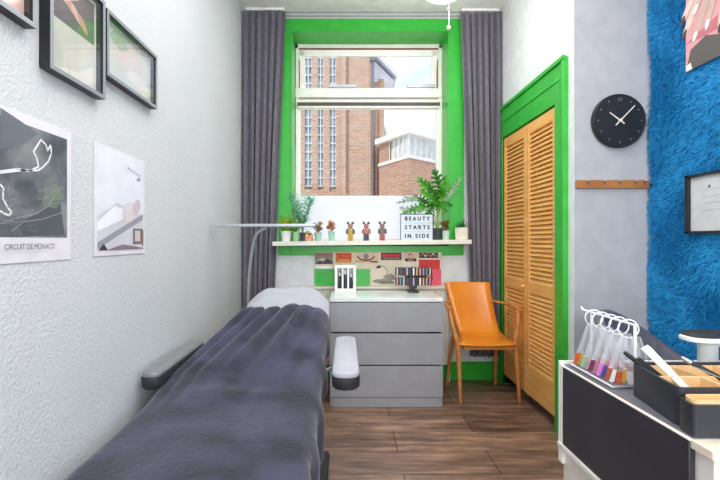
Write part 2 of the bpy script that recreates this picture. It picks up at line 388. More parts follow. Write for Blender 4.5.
# sill shelf, slightly out of level as in the photo
SX0, SX1, SYF = -.592, 1.032, 3.45
def zs(x): return 1.187+(x-SX0)/(SX1-SX0)*.016
sm = MB()
def slab(xa, xb, ya, yb, t):
    vs = [(xa, ya, zs(xa)-t), (xb, ya, zs(xb)-t), (xb, yb, zs(xb)-t), (xa, yb, zs(xa)-t), (xa, ya, zs(xa)), (xb, ya, zs(xb)), (xb, yb, zs(xb)), (xa, yb, zs(xa))]
    sm.add(vs, [(0,3,2,1),(4,5,6,7),(0,1,5,4),(1,2,6,5),(2,3,7,6),(3,0,4,7)])
slab(SX0, SX1, SYF, YB-.018, .036); slab(WX0+.012, WX1-.012, YB-.018, wy-.01, .036)
sill = sm.build('window_sill', mat('sill_white', (222, 218, 208), .35), win, bevel=.003)

# louvred folding door with its green casing
dr = sroot('door_1', (XR, 3.1, 0))
c = MB()
ct = 2.30
for a, b in [((XR-.022, 2.53, 0), (XR, DY0, ct)), ((XR-.022, DY1, 0), (XR, YB-.02, DZ)), ((XR-.021, DY0-.001, DZ), (XR, YB-.02, ct-.001)), ((XR-.034, 2.529, 0), (XR-.02, 2.553, ct-.022)), ((XR-.036, 2.527, ct-.02), (XR-.019, YB-.021, ct+.006)), ((XR-.028, 2.60, DZ+.125), (XR-.02, YB-.12, DZ+.145)),
             ((XR-.02, DY0-.012, 0), (XR+.09, DY0, DZ)), ((XR-.02, DY1, 0), (XR+.09, DY1+.012, DZ)), ((XR-.02, DY0, DZ), (XR+.09, DY1, DZ+.012))]: c.box(a, b)
c.build('door_casing', M_green, dr, bevel=.003)
def louvre(y0, y1):
    mb = MB(); xa, xb = XR-.012, XR+.018; st = .042
    mb.box((xa, y0, .085), (xb, y0+st, DZ-.012)); mb.box((xa, y1-st, .085), (xb, y1, DZ-.012))
    for z0, z1 in ((.085, .30), (.82, .90), (DZ-.09, DZ-.012)): mb.box((xa+.001, y0+st, z0), (xb-.001, y1-st, z1))
    p = mb.build('louvred_leaf', M_wood, dr, bevel=.002)
    s = MB()
    for z0, z1 in ((.30, .82), (.90, DZ-.09)):
        n = round((z1-z0)/.031)
        for i in range(n):
            zc = z0+(i+.5)*(z1-z0)/n
            Mx = Matrix.Translation((XR+.003, 0, zc)) @ Matrix.Rotation(math.radians(-61), 4, 'Y')
            s.box((-.0188, y0+st, -.003), (.0188, y1-st, .003), Mx)
    s.build('slats', M_wood, p)
    return p
louvre(2.66, 3.088); lf = louvre(3.098, 3.53)
k = MB(); k.ball((XR-.026, 3.12, .86), (.012, .014, .014)); k.tube([(XR-.02, 3.12, .86), (XR-.008, 3.12, .86)], .006); k.build('knob', M_wood, lf, smooth=True)

# ------------------------------------------------------------------ outside
S_box('ground', [((-14, 3.96, -.3), (16, 40, -.2))], mat('pavement', (190, 186, 178), .9))
YC2 = 14.0
ch = thing('church_building', 'tall brick church with narrow leaded windows, seen through left of window', 'building', P(330, 276, YC2))
def cx(px, d=YC2): return (px-345)*d/F
def cz(py, d=YC2): return CZ+(240-py)*d/F
cw = MB()
cols = [(285, 297), (304.5, 312), (317.8, 323.5), (329.5, 336)]
zb, zt = cz(186), 11.5
edges = [-6.0]+[v for c_ in cols for v in (cx(c_[0]), cx(c_[1]))]+[cx(371)]
for i in range(0, len(edges), 2): cw.box((edges[i], YC2, -.25), (edges[i+1], YC2+1.2, 12.5))
for a, b in cols: cw.box((cx(a), YC2+.1, -.25), (cx(b), YC2+1.2, zb)); cw.box((cx(a), YC2, zt), (cx(b), YC2+1.2, 12.5)); cw.box((cx(a), YC2+.5, zb), (cx(b), YC2+1.2, zt))
cw.box((cx(341.5), YC2-.18, -.25), (cx(346), YC2, 12.5))
cw.build('brick_wall', M_brick, ch)
cw = MB(); cw.box((cx(371), YC2+.35, -.25), (cx(384, 14.4), YC2+5, cz(75))); cw.build('side_wall', M_brick2, ch)
for a, b in cols:
    f = MB(); n = 30; hh = (zt-zb)/n
    xa, xb = cx(a), cx(b)
    for t in (0, .5, 1): xm = xa+(xb-xa)*t; f.box((xm-.018, YC2+.04, zb), (xm+.018, YC2+.1, zt))
    for i in range(n+1): f.box((xa, YC2+.05, zb+i*hh-.022), (xb, YC2+.09, zb+i*hh+.022))
    fo = f.build('leaded_window', M_gmull, ch)
    q = MB(); q.box((xa, YC2+.1, zb), (xb, YC2+.12, zt)); q.build('pane', M_gpane, fo)
pp = MB(); pp.tube([(cx(372.5), YC2-.06, -.2), (cx(372.5), YC2-.06, 9)], .045, 10); pp.box((cx(372.5)-.09, YC2-.14, cz(62)), (cx(372.5)+.09, YC2+.02, cz(58)))
pp.build('drainpipe', mat('drainpipe_grey', (110, 112, 122), .5), ch, smooth=True)
rf = MB(); rf.prism([(cx(371), YC2-.1, cz(52)), (cx(399), YC2+.6, cz(70)), (cx(399), YC2+3, cz(70)), (cx(371), YC2+3, cz(52))], (0, 0, .12)); rf.prism([(cx(371), YC2+.2, cz(79)), (cx(397), YC2+.7, cz(73)), (cx(371), YC2+.2, cz(54))], (0, 2.5, 0))
rf.build('roof_eave', mat('eave_grey', (196, 198, 206), .7), ch)
lp = MB(); lp.prism([(cx(296), YC2-.35, -.25), (cx(350), YC2-.35, -.25), (cx(350), YC2-.35, cz(195)), (cx(296), YC2-.35, cz(189))], (0, .3, 0)); lp.build('plinth_wall', M_brick2, ch)
bl = MB()
for i in range(5): bl.box((cx(385+i*1.6), YC2+.6, cz(139-i*0-4+i*0)-.2), (cx(386.2+i*1.6), YC2+1.2, cz(118+i*4.2)))
bl.build('stepped_gable', M_conc, ch)
# annex seen at its corner
an = thing('annex_building', 'low brick annex with white roof edge and glazed band, seen through right of window', 'building', (cx(409, 12), 12, -.2))
A = Vector((cx(409, 12), 12, 0)); B = Vector((cx(379, 13.5), 13.5, 0)); C_ = Vector((cx(452, 13.5), 13.5, 0)); D_ = Vector((A.x+.2, 17, 0))
def foot(off, z0, z1):
    pts = [A+Vector((0, -off, 0)), C_+Vector((off, -off*.6, 0)), D_, B+Vector((-off, -off*.6, 0))]
    return [p+Vector((0, 0, z0)) for p in pts], (0, 0, z1-z0)
m_ = MB(); m_.prism(*foot(0, -.25, 3.58)); Bq = A.lerp(B, .62); m_.prism([Bq+Vector((0, 0, 3.58)), B+Vector((0, 0, 3.58)), B+Vector((.4, 1, 3.58)), Bq+Vector((.4, 1, 3.58))], (0, 0, .64)); m_.build('brick_wall', M_brick2, an)
m_ = MB(); m_.prism(*foot(-.08, 3.58, 4.22)); gb = m_.build('glazed_band', M_gband, an)
m_ = MB()
for E, cnt in ((A.lerp(B, .62), 4), (C_, 8)):
    for i in range(cnt+1): q = A.lerp(E, i/cnt); m_.box((q.x-.008, q.y-.012, 3.58), (q.x+.008, q.y+.03, 4.22))
m_.build('mullion', M_conc, gb)
m_ = MB(); m_.prism(*foot(.04, 3.53, 3.62)); m_.build('sill_band', M_conc, an)
m_ = MB(); m_.prism(*foot(.14, 4.22, 4.37)); m_.build('roof_edge', mat('white_fascia', (238, 236, 230), .6), an)

# ------------------------------------------------------------------ curtains
def curtain(name, label, x0, x1, y0, zb, waves, seed, x0b=None, x1b=None):
    r = random.Random(seed); t = thing(name, label, 'curtain', ((x0+x1)/2, y0, zb), 'grey curtains beside the window')
    nx, nzz = 140, 40; ph = [r.uniform(0, 6.28) for _ in range(4)]
    x0b = x0 if x0b is None else x0b; x1b = x1 if x1b is None else x1b
    mb = MB(); mb.open = True; top = ZT-.035
    for j in range(nzz+1):
        v = (j/nzz)**1.6; z = top-(top-zb)*v
        for i in range(nx+1):
            u = i/nx; k = min(1, v*2.5)
            uu = u+.012*math.sin(6*u+3*v+ph[0])*k
            w = math.sin(2*PI*waves*uu+ph[1])+.45*math.sin(2*PI*waves*1.63*uu+ph[2]+v*2)*(k*.6+.4)
            amp = .028*(.55+.45*k) if v > .02 else .014
            xa = x0+(x0b-x0)*min(1, v*1.3); xb = x1+(x1b-x1)*min(1, v*1.3)
            mb.v.append((xa+(xb-xa)*u+.008*math.sin(2*PI*waves*2*uu+ph[3]), y0+amp*w, z+(.010*math.sin(2*PI*waves*2*u) if j == 0 else 0)))
    for j in range(nzz):
        for i in range(nx): a = j*(nx+1)+i; mb.f.append((a, a+1, a+nx+2, a+nx+1)); mb.m.append(0)
    mb.build('drape', M_curt, t, smooth=True, solid=.003)
    rr = MB(); rr.box((x0+.01, y0-.012, ZT-.02), (x1-.01, y0+.012, ZT-.001)); rr.build('curtain_track', M_white, t)
curtain('curtain', 'long grey curtain hanging at left of the window, behind the lamp', -.845, -.50, 3.575, .04, 6, 3, None, -.60)
curtain('curtain', 'long grey curtain hanging at right of the window, behind the wooden chair', .975, 1.312, 3.588, .22, 6.3, 5, 1.055, 1.300)

# ------------------------------------------------------------------ radiator
ra = thing('radiator', 'cream panel radiator on the wall behind the grey chest of drawers', 'radiator', (.25, 3.6, .15))
m_ = MB(); m_.box((-.34, 3.56, .15), (.87, 3.63, .80))
i = -.335
while i < .86: m_.box((i, 3.545, .18), (i+.024, 3.565, .77)); i += .038
m_.build('radiator_panel', M_rad, ra, bevel=.005)
m_ = MB(); m_.box((-.345, 3.535, .79), (.875, 3.632, .812)); m_.build('top_grille', M_rad, ra, bevel=.003)
m_ = MB(); m_.tube([(.885, 3.60, 0), (.885, 3.60, .22), (.86, 3.60, .22)], .009); m_.ball((.885, 3.60, .22), .02); m_.build('valve_pipe', M_white, ra, smooth=True)

# ------------------------------------------------------------------ collage under the sill
C = lambda n, rgb, r=.6: mat(n, rgb, r)
yw = YB-.0195
def bp(name, label, xa, ya, xb, yb, m, cat='print'):   # pixel rectangle on the back wall plane
    p0 = P(xa, yb, yw); p1 = P(xb, ya, yw); w, h = p1.x-p0.x, p1.z-p0.z
    pc = Pic((p0.x, yw, p0.z), (1, 0, 0), (0, 0, 1), (0, -1, 0)).sheet(w, h, m); pc.w, pc.h = w, h; pc.name, pc.lab, pc.cat = name, label, cat
    return pc
def done(pc, group=None):
    return tag(pc.mb.build(pc.name), pc.lab, pc.cat, group)
GRP = 'art prints under the window sill'
inkd, cream, inkr, inkp = C('ink_dark', (62, 56, 60)), C('paper_cream', (214, 202, 180)), C('ink_red', (206, 52, 48)), C('ink_pink', (222, 88, 110))
inkg, inky, inkb, inko, inkgr = C('ink_grey', (140, 132, 126)), C('ink_yellow', (232, 170, 60)), C('ink_brown', (150, 110, 90)), C('ink_orange', (226, 130, 66)), C('ink_green', (104, 122, 84))
def wob(cx_, cy_, rx, ry, n, s, am=.25): 
    r = random.Random(s); return [(cx_+rx*math.cos(2*PI*i/n)*(1+r.uniform(-am, am)), cy_+ry*math.sin(2*PI*i/n)*(1+r.uniform(-am, am))) for i in range(n)]
q = bp('collage_board', 'cream backing board behind the prints under the window sill', 315, 252.3, 441.5, 286, cream, 'board'); done(q)
yw = YB-.0215
q = bp('art_print', 'small grey and brown photo print at left end under the sill', 315, 252.6, 333, 264, inkg)
q.poly([(0, 0), (.04, .03), (.07, .012), (.10, .05), (.15, .02), (.15, 0)], inkd); q.poly([(.01, .05), (.05, .075), (.12, .06), (.15, .09), (.01, .09)], inkb); q.poly([(.02, .03), (.06, .05), (.10, .035)], cream); done(q, GRP)
q = bp('art_print', 'small red sign with a yellow border stuck under the sill', 335.5, 252.6, 352, 262.5, inky)
q.rect(.008, .008, q.w-.008, q.h-.006, inkr); q.text('LOVE', .016, .035, .045, inko, width=.10); q.rect(.02, .014, .12, .026, inky); done(q, GRP)
q = bp('art_print', 'cream print with a dark oval ring motif under the sill', 354, 252.6, 378, 262.5, C('paper_pink', (218, 190, 166)))
e = [(q.w/2+.07*math.cos(t), .055+.035*math.sin(t)) for t in [PI+i*PI/12 for i in range(13)]]; q.line(e, .01, inkd); q.oval(q.w/2, .05, .022, .028, inkg); q.rect(.01, .008, q.w-.01, .014, inkr); done(q, GRP)
q = bp('art_print', 'dark landscape print with red lettering band under the sill', 381, 252.6, 401.5, 260, inkd)
q.rect(.01, .028, q.w-.01, .05, inkr); q.rect(.02, .01, q.w-.02, .02, inkg); done(q, GRP)
q = bp('art_print', 'small pinkish portrait print between the dark prints under the sill', 405, 252.6, 416, 261.5, C('paper_rose', (222, 184, 168)))
q.oval(.045, .05, .018, .022, inkb); q.poly([(.01, 0), (.03, .03), (.065, .03), (.085, 0)], inkb); q.oval(.045, .045, .011, .013, C('skin_print', (226, 188, 164))); done(q, GRP)
q = bp('art_print', 'dark floral print at right end of the top row under the sill', 419, 252.6, 438, 258, inkd)
for i in range(7): q.oval(.012+i*.022, .02+.012*(i % 2), .011, .009, [inkgr, inkp, cream][i % 3])
done(q, GRP)
q = bp('art_print', 'large cream botanical poster with grey stems and leaves', 370.5, 261.5, 402.5, 285.5, cream)
q.line([(.07, .02), (.12, .07), (.15, .12), (.12, .165), (.08, .16)], .007, inkg)
q.poly([(.04, .15), (.07, .175), (.10, .16), (.07, .145)], inkd); q.poly(wob(.17, .07, .05, .03, 12, 3), inkg); q.poly(wob(.10, .035, .08, .02, 12, 5), inkg); q.rect(.08, .015, .20, .035, inkgr); done(q, GRP)
q = bp('art_print', 'pink, black and orange flower poster behind the nail tip rack', 403.5, 258.6, 441, 285.5, C('paper_white', (226, 214, 204)))
q.rect(.13, .14, q.w-.01, q.h-.008, inkr); q.rect(.23, .0, q.w, .14, inkp); q.poly(wob(.06, .09, .06, .065, 18, 2), inkd); q.poly(wob(.18, .10, .08, .06, 18, 8), inkd); q.poly(wob(.22, .05, .025, .045, 10, 4), inko); done(q, GRP)
gbx = thing('box_frame', 'bright green painted box frame on the wall behind the white bottle stand', 'frame', P(342, 285, yw))
p0, p1 = P(315, 285, yw), P(370, 269, yw)
m_ = MB()
for a, b in [((p0.x, yw-.02, p0.z), (p1.x, yw, p0.z+.02)), ((p0.x, yw-.02, p1.z-.02), (p1.x, yw, p1.z)), ((p0.x, yw-.02, p0.z+.02), (p0.x+.03, yw, p1.z-.02)), ((p1.x-.03, yw-.02, p0.z+.02), (p1.x, yw, p1.z-.02))]: m_.box(a, b)
m_.build('frame', M_green, gbx)
m_ = MB(); m_.box((p0.x+.03, yw-.006, p0.z+.02), (p1.x-.03, yw, p1.z-.02)); m_.build('back_panel', M_green, gbx)
p0, p1 = P(315, 268.6, yw), P(332, 266, yw)
m_ = MB(); m_.box((p0.x, yw-.016, p0.z), (p1.x, yw, p1.z)); tag(m_.build('white_card', M_white, bevel=.002), 'narrow white card strip lying on top of the green box frame', 'card')

# ------------------------------------------------------------------ chest of drawers
M_cg = mat('chest_grey', (150, 150, 156), .45, rgb2=(156, 156, 162)); M_ct = mat('chest_top', (226, 232, 230), .15)
cx0, cx1, cy0, cy1 = -.109, .704, 3.04, 3.50
cdw = thing('chest_of_drawers', 'grey three-drawer chest with a glossy white glass top under the window', 'chest of drawers', ((cx0+cx1)/2, 3.27, 0))
m_ = MB(); m_.box((cx0, cy0+.018, 0), (cx0+.018, cy1, .755)); m_.box((cx1-.018, cy0+.018, 0), (cx1, cy1, .755)); m_.box((cx0, cy1-.01, 0), (cx1, cy1, .755)); m_.box((cx0+.018, cy0+.004, 0), (cx1-.018, cy0+.02, .068)); m_.box((cx0, cy0+.03, .73), (cx1, cy1, .755)); m_.box((cx0+.018, cy0+.02, .06), (cx1-.018, cy1-.01, .07))
m_.build('carcass', M_cg, cdw, bevel=.002)
m_ = MB(); m_.box((cx0, cy0-.002, .757), (cx1, cy1, .785)); m_.build('glass_top', M_ct, cdw, bevel=.002)
for i, (z0, z1) in enumerate(((.072, .295), (.305, .528), (.540, .75))):
    m_ = MB(); m_.box((cx0+.002, cy0, z0), (cx1-.002, cy0+.018, z1)); m_.prism([(cx0+.02, cy0+.02, z0), (cx1-.02, cy0+.02, z0), (cx1-.02, cy1-.03, z0), (cx0+.02, cy1-.03, z0)], (0, 0, .012)); m_.build('drawer', M_cg, cdw, bevel=.002)

# white bottle stand
zc = .785
bs = thing('bottle_stand', 'white plastic stand holding three slim nail tools on the chest', 'stand', (.005, 3.38, zc))
xa, xb = -.082, .088; yy = 3.36
m_ = MB(); w = xb-xa
m_.box((xa, yy, zc), (xb, yy+.10, zc+.015)); m_.box((xa, yy+.088, zc), (xb, yy+.10, zc+.215))
for f_, g_ in ((0, .13), (.33, .08), (.59, .08), (.87, .13)): m_.box((xa+w*f_, yy+.001, zc+.016), (xa+w*(f_+g_), yy+.088, zc+.191))
m_.box((xa, yy, zc+.0155), (xb, yy+.008, zc+.03)); m_.box((xa, yy, zc+.191), (xb, yy+.088, zc+.215))
m_.build('rack', M_white, bs, bevel=.002)
for i, (tp, cc) in enumerate(((.15, 1), (.165, 0), (.14, 1))):
    xx = xa+w*(.235+.265*i)
    b = thing('nail_tool', ['slim dark nail tool in left slot of the white stand', 'slim nail tool with white cap in middle slot of the white stand', 'slim dark nail tool in right slot of the white stand'][i], 'tool', (xx, yy+.045, zc+.015), 'nail tools in the white stand')
    m_ = MB(); m_.lathe([(.011, 0), (.012, .01), (.012, .07), (.010, .08), (.010, tp-.04)], (xx, yy+.045, zc+.0155)); m_.build('handle', C('tool_dark', (36, 42, 52), .3), b, smooth=True)
    m_ = MB(); m_.lathe([(.009, 0), (.009, .03), (.004, .04), (0, .042)], (xx, yy+.045, zc+.0155+tp-.04)); m_.build('cap', M_white if not cc else M_chrome, b, smooth=True)
# black nail tip rack
nr = thing('nail_tip_rack', 'black display rack with two rows of nail tips on the chest', 'rack', (.535, 3.38, zc))
m_ = MB(); m_.box((.50, 3.33, zc), (.585, 3.43, zc+.014)); m_.build('base', M_black, nr, bevel=.004)
m_ = MB(); m_.box((.525, 3.375, zc+.012), (.56, 3.395, zc+.20)); m_.box((.512, 3.37, zc+.03), (.572, 3.40, zc+.06)); m_.build('post', M_black, nr, bevel=.003)
cols_ = [(190, 180, 176), (190, 150, 160), (50, 44, 56), (80, 62, 76), (206, 120, 150), (238, 236, 232), (46, 44, 58), (96, 130, 150), (222, 160, 110), (190, 170, 200)]
for row, zr in enumerate((zc+.165, zc+.085)):
    m_ = MB(); m_.box((.40, 3.372, zr-.032), (.69, 3.378, zr+.032)); ba = m_.build('bar', M_black, nr, bevel=.002)
    for i in range(11):
        x = .415+i*.026; m_ = MB(); h = .04; col = cols_[(i*3+row*4) % 10]
        m_.prism([(x-.005, 3.366, zr-h*.7), (x, 3.364, zr-h*.85), (x+.005, 3.366, zr-h*.7), (x+.005, 3.366, zr+h*.75), (x-.005, 3.366, zr+h*.75)], (0, .004, 0)); m_.build('nail_tip', C('tip%d' % ((i*3+row*4) % 10), col, .25), ba)

# ------------------------------------------------------------------ sill objects
def pot(x, y, r, h, m, parent, flute=0, taper=.78):
    z = zs(x)+.0005; mb = MB(); mb.lathe([(r*taper, 0), (r*.97, h*.9), (r, h*.92), (r, h), (r*.88, h), (r*.84, h*.8), (0.0, h*.8)], (x, y, z), 24)
    if flute:
        for k in range(flute):
            w = 2*PI*k/flute; mb.tube([(x+r*taper*math.cos(w), y+r*taper*math.sin(w), z+.003), (x+r*.97*math.cos(w), y+r*.97*math.sin(w), z+h*.93)], .004, 6)
    mb.build('pot', m, parent, smooth=True)
    s = MB(); s.lathe([(0, h*.80), (r*.83, h*.80), (r*.83, h*.85), (0, h*.87)], (x, y, z), 16); s.build('soil', C('soil', (60, 46, 36), .9), parent)
    return z+h*.85
def foliage(kind, x, y, z, parent, m, seed, **kw):
    r = random.Random(seed); mb = MB(); mb.open = True
    if kind == 'spiky':
        for i in range(kw.get('n', 16)):
            a = r.uniform(0, 2*PI); el = r.uniform(kw.get('el', .25), 1.4); L = kw['L']*r.uniform(.7, 1)
            d = Vector((math.cos(a)*math.cos(el), math.sin(a)*math.cos(el), math.sin(el)))
            mb.leaf(Vector((x, y, z))+d*.004, Vector((x, y, z))+d*L, kw['w'], kw.get('droop', .2), 5)
    elif kind == 'rosette':
        for h in range(kw.get('heads', 4)):
            a = r.uniform(0, 2*PI); o = Vector((x+math.cos(a)*kw['R']*r.uniform(.2, 1), y+math.sin(a)*kw['R']*.6, z+r.uniform(.2, 1)*kw['H']))
            mb.tube([(x, y, z-.006), ((x+o.x)/2, (y+o.y)/2, (z+o.z)/2+.004), o], .003, 6)
            for j in range(14):
                a = j*2.4; el = .15+j*.09; d = Vector((math.cos(a)*math.cos(el), math.sin(a)*math.cos(el), math.sin(el)))
                mb.leaf(o, o+d*kw['L'], kw['w'], 0, 3)
    elif kind == 'branch':
        for i in range(kw.get('n', 7)):
            a = r.uniform(0, 2*PI); sp = kw['R']*r.uniform(.3, 1); H = kw['H']*r.uniform(.6, 1)
            pts = spline([(x, y, z-.005), (x+math.cos(a)*sp*.3, y+math.sin(a)*sp*.2, z+H*.5), (x+math.cos(a)*sp, y+math.sin(a)*sp*.5, z+H)], 6)
            mb.tube(pts, .0022, 5)
            for j in range(3, len(pts)):
                for s_ in (-1, 1):
                    d = Vector((math.cos(a+s_*1.3+r.uniform(-.6, .6)), .6*math.sin(a+s_*1.3), r.uniform(.1, .9))).normalized()
                    mb.leaf(pts[j], pts[j]+d*kw['L']*r.uniform(.7, 1.1), kw['w'], .3, 4)
    return mb.build('foliage', m, parent, smooth=True)
def leafm(n, c1, c2, tr=0):
    m = mat(n, c1, .45, noise=18, rgb2=c2); t = m.node_tree
    if 'tl' not in t.nodes:
        b = t.nodes['Principled BSDF']; o = t.nodes['Material Output']; tl = t.nodes.new('ShaderNodeBsdfTranslucent'); tl.name = 'tl'; mx = t.nodes.new('ShaderNodeMixShader'); mx.inputs[0].default_value = .55
        t.links.new(b.inputs['Base Color'].links[0].from_socket, tl.inputs[0]); t.links.new(b.outputs[0], mx.inputs[1]); t.links.new(tl.outputs[0], mx.inputs[2]); t.links.new(mx.outputs[0], o.inputs[0])
    return m
def plant(name, label, px, yd, pr, ph, pm, kind, lm, seed, flute=0, taper=.78, **kw):
    x = (px-345)*yd/F; t = thing(name, label, 'plant', (x, yd, zs(x)+.0005), None)
    z = pot(x, yd, pr, ph, pm, t, flute, taper); foliage(kind, x, yd, z, t, lm, seed, **kw); return t
M_pw = C('pot_white', (232, 234, 234), .3); M_pm = C('pot_mint', (160, 204, 184), .35); M_pd = C('pot_dark', (70, 74, 80), .5); M_pg = C('pot_palegreen', (150, 204, 150), .3)
plant('potted_fern', 'yellow green fern in a white pot at left end of the sill', 286, 3.53, .043, .085, M_pw, 'spiky', leafm('l_yellow', (150, 190, 50), (205, 220, 110)), 1, n=34, L=.19, w=.024, droop=.15, el=.7)
plant('potted_fern', 'leafy fern in a pale green pot, second from left end of the sill', 295.5, 3.6, .03, .08, M_pg, 'spiky', leafm('l_light', (96, 170, 66), (160, 206, 110)), 2, n=30, L=.17, w=.018, droop=.2, el=.7)
plant('potted_plant', 'tall blue green plant in a dark grey pot at left of the window', 303, 3.66, .03, .075, M_pd, 'branch', leafm('l_blue', (140, 206, 172), (200, 234, 218)), 5, n=16, R=.15, H=.38, L=.07, w=.02)
plant('potted_succulent', 'brown and green succulent in a mint pot beside the orange planter', 318, 3.55, .034, .072, M_pm, 'rosette', leafm('l_brown', (140, 138, 80), (206, 166, 120)), 8, heads=7, R=.05, H=.10, L=.04, w=.017, taper=.7)
plant('potted_succulent', 'rusty orange succulent in a mint pot, left of the toy figures', 331.5, 3.57, .031, .082, M_pm, 'rosette', leafm('l_rust', (196, 128, 88), (228, 176, 130)), 9, heads=6, R=.055, H=.09, L=.04, w=.018, taper=.7)
plant('potted_succulent', 'brownish succulent in a pale mint pot at right of the light box', 446, 3.52, .030, .075, C('pot_mint_pale', (196, 218, 206), .35), 'rosette', leafm('l_brown2', (126, 118, 60), (176, 120, 80)), 12, heads=6, R=.045, H=.08, L=.036, w=.015)
plant('potted_aloe', 'spiky dark green aloe in a white fluted pot at right end of sill', 461.5, 3.53, .052, .10, C('pot_cream', (232, 226, 214), .4), 'spiky', leafm('l_aloe', (44, 112, 66), (80, 150, 96)), 13, flute=24, n=22, L=.10, w=.013, droop=.1, taper=.86)
# orange planter
x = (309-345)*3.5/F; t = thing('wooden_planter', 'tiny orange planter box with yellow flowers between dark and mint pots', 'planter', (x, 3.5, zs(x)))
m_ = MB(); z = zs(x)+.0005
for sx in (-1, 1): m_.box((x+sx*.028-.004, 3.48, z), (x+sx*.028+.004, 3.52, z+.055))
m_.box((x-.03, 3.478, z+.022), (x+.03, 3.522, z+.04)); m_.box((x-.028, 3.485, z+.008), (x+.028, 3.515, z+.014)); m_.build('box', C('planter_orange', (226, 120, 50), .5), t, bevel=.001)
foliage('rosette', x, 3.5, z+.042, t, leafm('l_yg', (150, 180, 60), (230, 190, 60)), 22, heads=7, R=.026, H=.03, L=.018, w=.010)
# large split-leaf plant behind the light box
xm = (437.5-345)*3.64/F; big = thing('monstera_plant', 'large bright green split-leaf plant in a dark pot behind the light box', 'plant', (xm, 3.64, zs(xm)))
zp = pot(xm, 3.64, .045, .10, M_pd, big)
def bigleaf(tipx, tipy, basex, basey, yd, w, m, tilt=0):
    a = P(basex, basey, yd); b = P(tipx, tipy, yd-.03); d = b-a; L = d.length; d.normalize()
    side = d.cross(Vector((.1*tilt, -1, .35*tilt))).normalized(); nn = side.cross(d)
    mb = MB(); mb.open = True; N = 12; mid = [a+d*L*i/N+nn*.02*math.sin(PI*i/N) for i in range(N+1)]
    for s_ in (-1, 1):
        for i in range(N):
            u = (i+.5)/N; ww = w*.5*(math.sin(PI*min(1, .10+u*.88))**.7)
            f = .42 if i % 2 else 1
            if u < .2 or u > .9: f = 1
            e0 = mid[i]+d*L*.05+side*s_*ww*f+nn*ww*.22; e1 = mid[i+1]+d*L*.05+side*s_*ww*f*.95+nn*ww*.22
            mb.add([mid[i], mid[i+1], e1, e0], [(0, 1, 2, 3)])
    st = MB(); st.tube(spline([(xm, 3.64, zp-.01), Vector((xm, 3.64, zp)).lerp(a, .5)+Vector((0, 0, .02)), a], 6), .0035, 6)
    lf_ = mb.build('leaf', m, big, smooth=False, solid=.0008); st.build('leaf_stem', C('stem_green', (140, 180, 80)), lf_, smooth=True)
LB, LD, LS = leafm('l_bright', (70, 172, 40), (140, 214, 84)), leafm('l_deep', (40, 128, 36), (80, 160, 60)), leafm('l_silver', (166, 190, 164), (214, 226, 208))
for i, a in enumerate([(418, 178, 437, 197, .11, LB), (434, 170, 441, 196, .12, LD), (446, 176, 441, 200, .10, LB), (421, 190, 440, 206, .10, LB), (460, 178, 446, 200, .055, LS), (397, 203, 420, 200, .05, LS), (400, 208, 424, 210, .07, LS), (404, 197, 430, 203, .05, LS), (403, 214, 426, 206, .09, LB), (447, 212, 439, 204, .07, LB), (452, 206, 441, 202, .05, LD), (426, 216, 436, 203, .08, LD), (428, 182, 438, 203, .08, LD), (414, 196, 432, 206, .07, LD)]):
    bigleaf(a[0], a[1], a[2], a[3], 3.64+.018*((i*5) % 5)-.03, a[4], a[5], (i % 3)-1)
# toy figures
def toy(px, i, c1, c2):
    x = (px-345)*3.56/F; z = zs(x)+.0005; t = thing('toy_figure', ['brown and yellow toy figure with round ears, leftmost of the three', 'pinkish brown toy figure with round ears, middle of the three', 'mauve and grey toy figure with round ears, rightmost of the three'][i], 'figurine', (x, 3.56, z), 'toy figures standing on the sill')
    a, b = C('toy_a%d' % i, c1, .4), C('toy_b%d' % i, c2, .4)
    m_ = MB(); m_.ball((x, 3.56, z+.078), (.022, .016, .030)); m_.build('body', b, t, smooth=True)
    m_ = MB(); m_.ball((x, 3.56, z+.122), (.021, .018, .022)); m_.ball((x, 3.541, z+.116), (.009, .007, .007)); h = m_.build('head', a, t, smooth=True)
    for s in (-1, 1):
        m_ = MB(); m_.ball((x+s*.020, 3.56, z+.148), (.011, .006, .012)); m_.build('ear', C('toy_ear', (92, 70, 78), .4), h, smooth=True)
        m_ = MB(); m_.tube([(x+s*.018, 3.56, z+.10), (x+s*.030, 3.557, z+.08), (x+s*.028, 3.55, z+.058)], [.009, .009, .010], 8); m_.build('arm', C('toy_arm', (110, 84, 82), .4) if i != 1 else a, t, smooth=True)
        m_ = MB(); m_.tube([(x+s*.011, 3.56, z+.06), (x+s*.012, 3.56, z+.012), (x+s*.012, 3.55, z+.001)], [.012, .012, .013], 8); m_.build('leg', [C('toy_leg0', (196, 160, 90), .4), C('toy_leg1', (92, 88, 98), .4), C('toy_leg2', (176, 110, 110), .4)][i], t, smooth=True)
toy(350.4, 0, (164, 120, 96), (196, 168, 92)); toy(366.2, 1, (176, 112, 108), (190, 132, 110)); toy(382.2, 2, (150, 112, 124), (128, 116, 112))
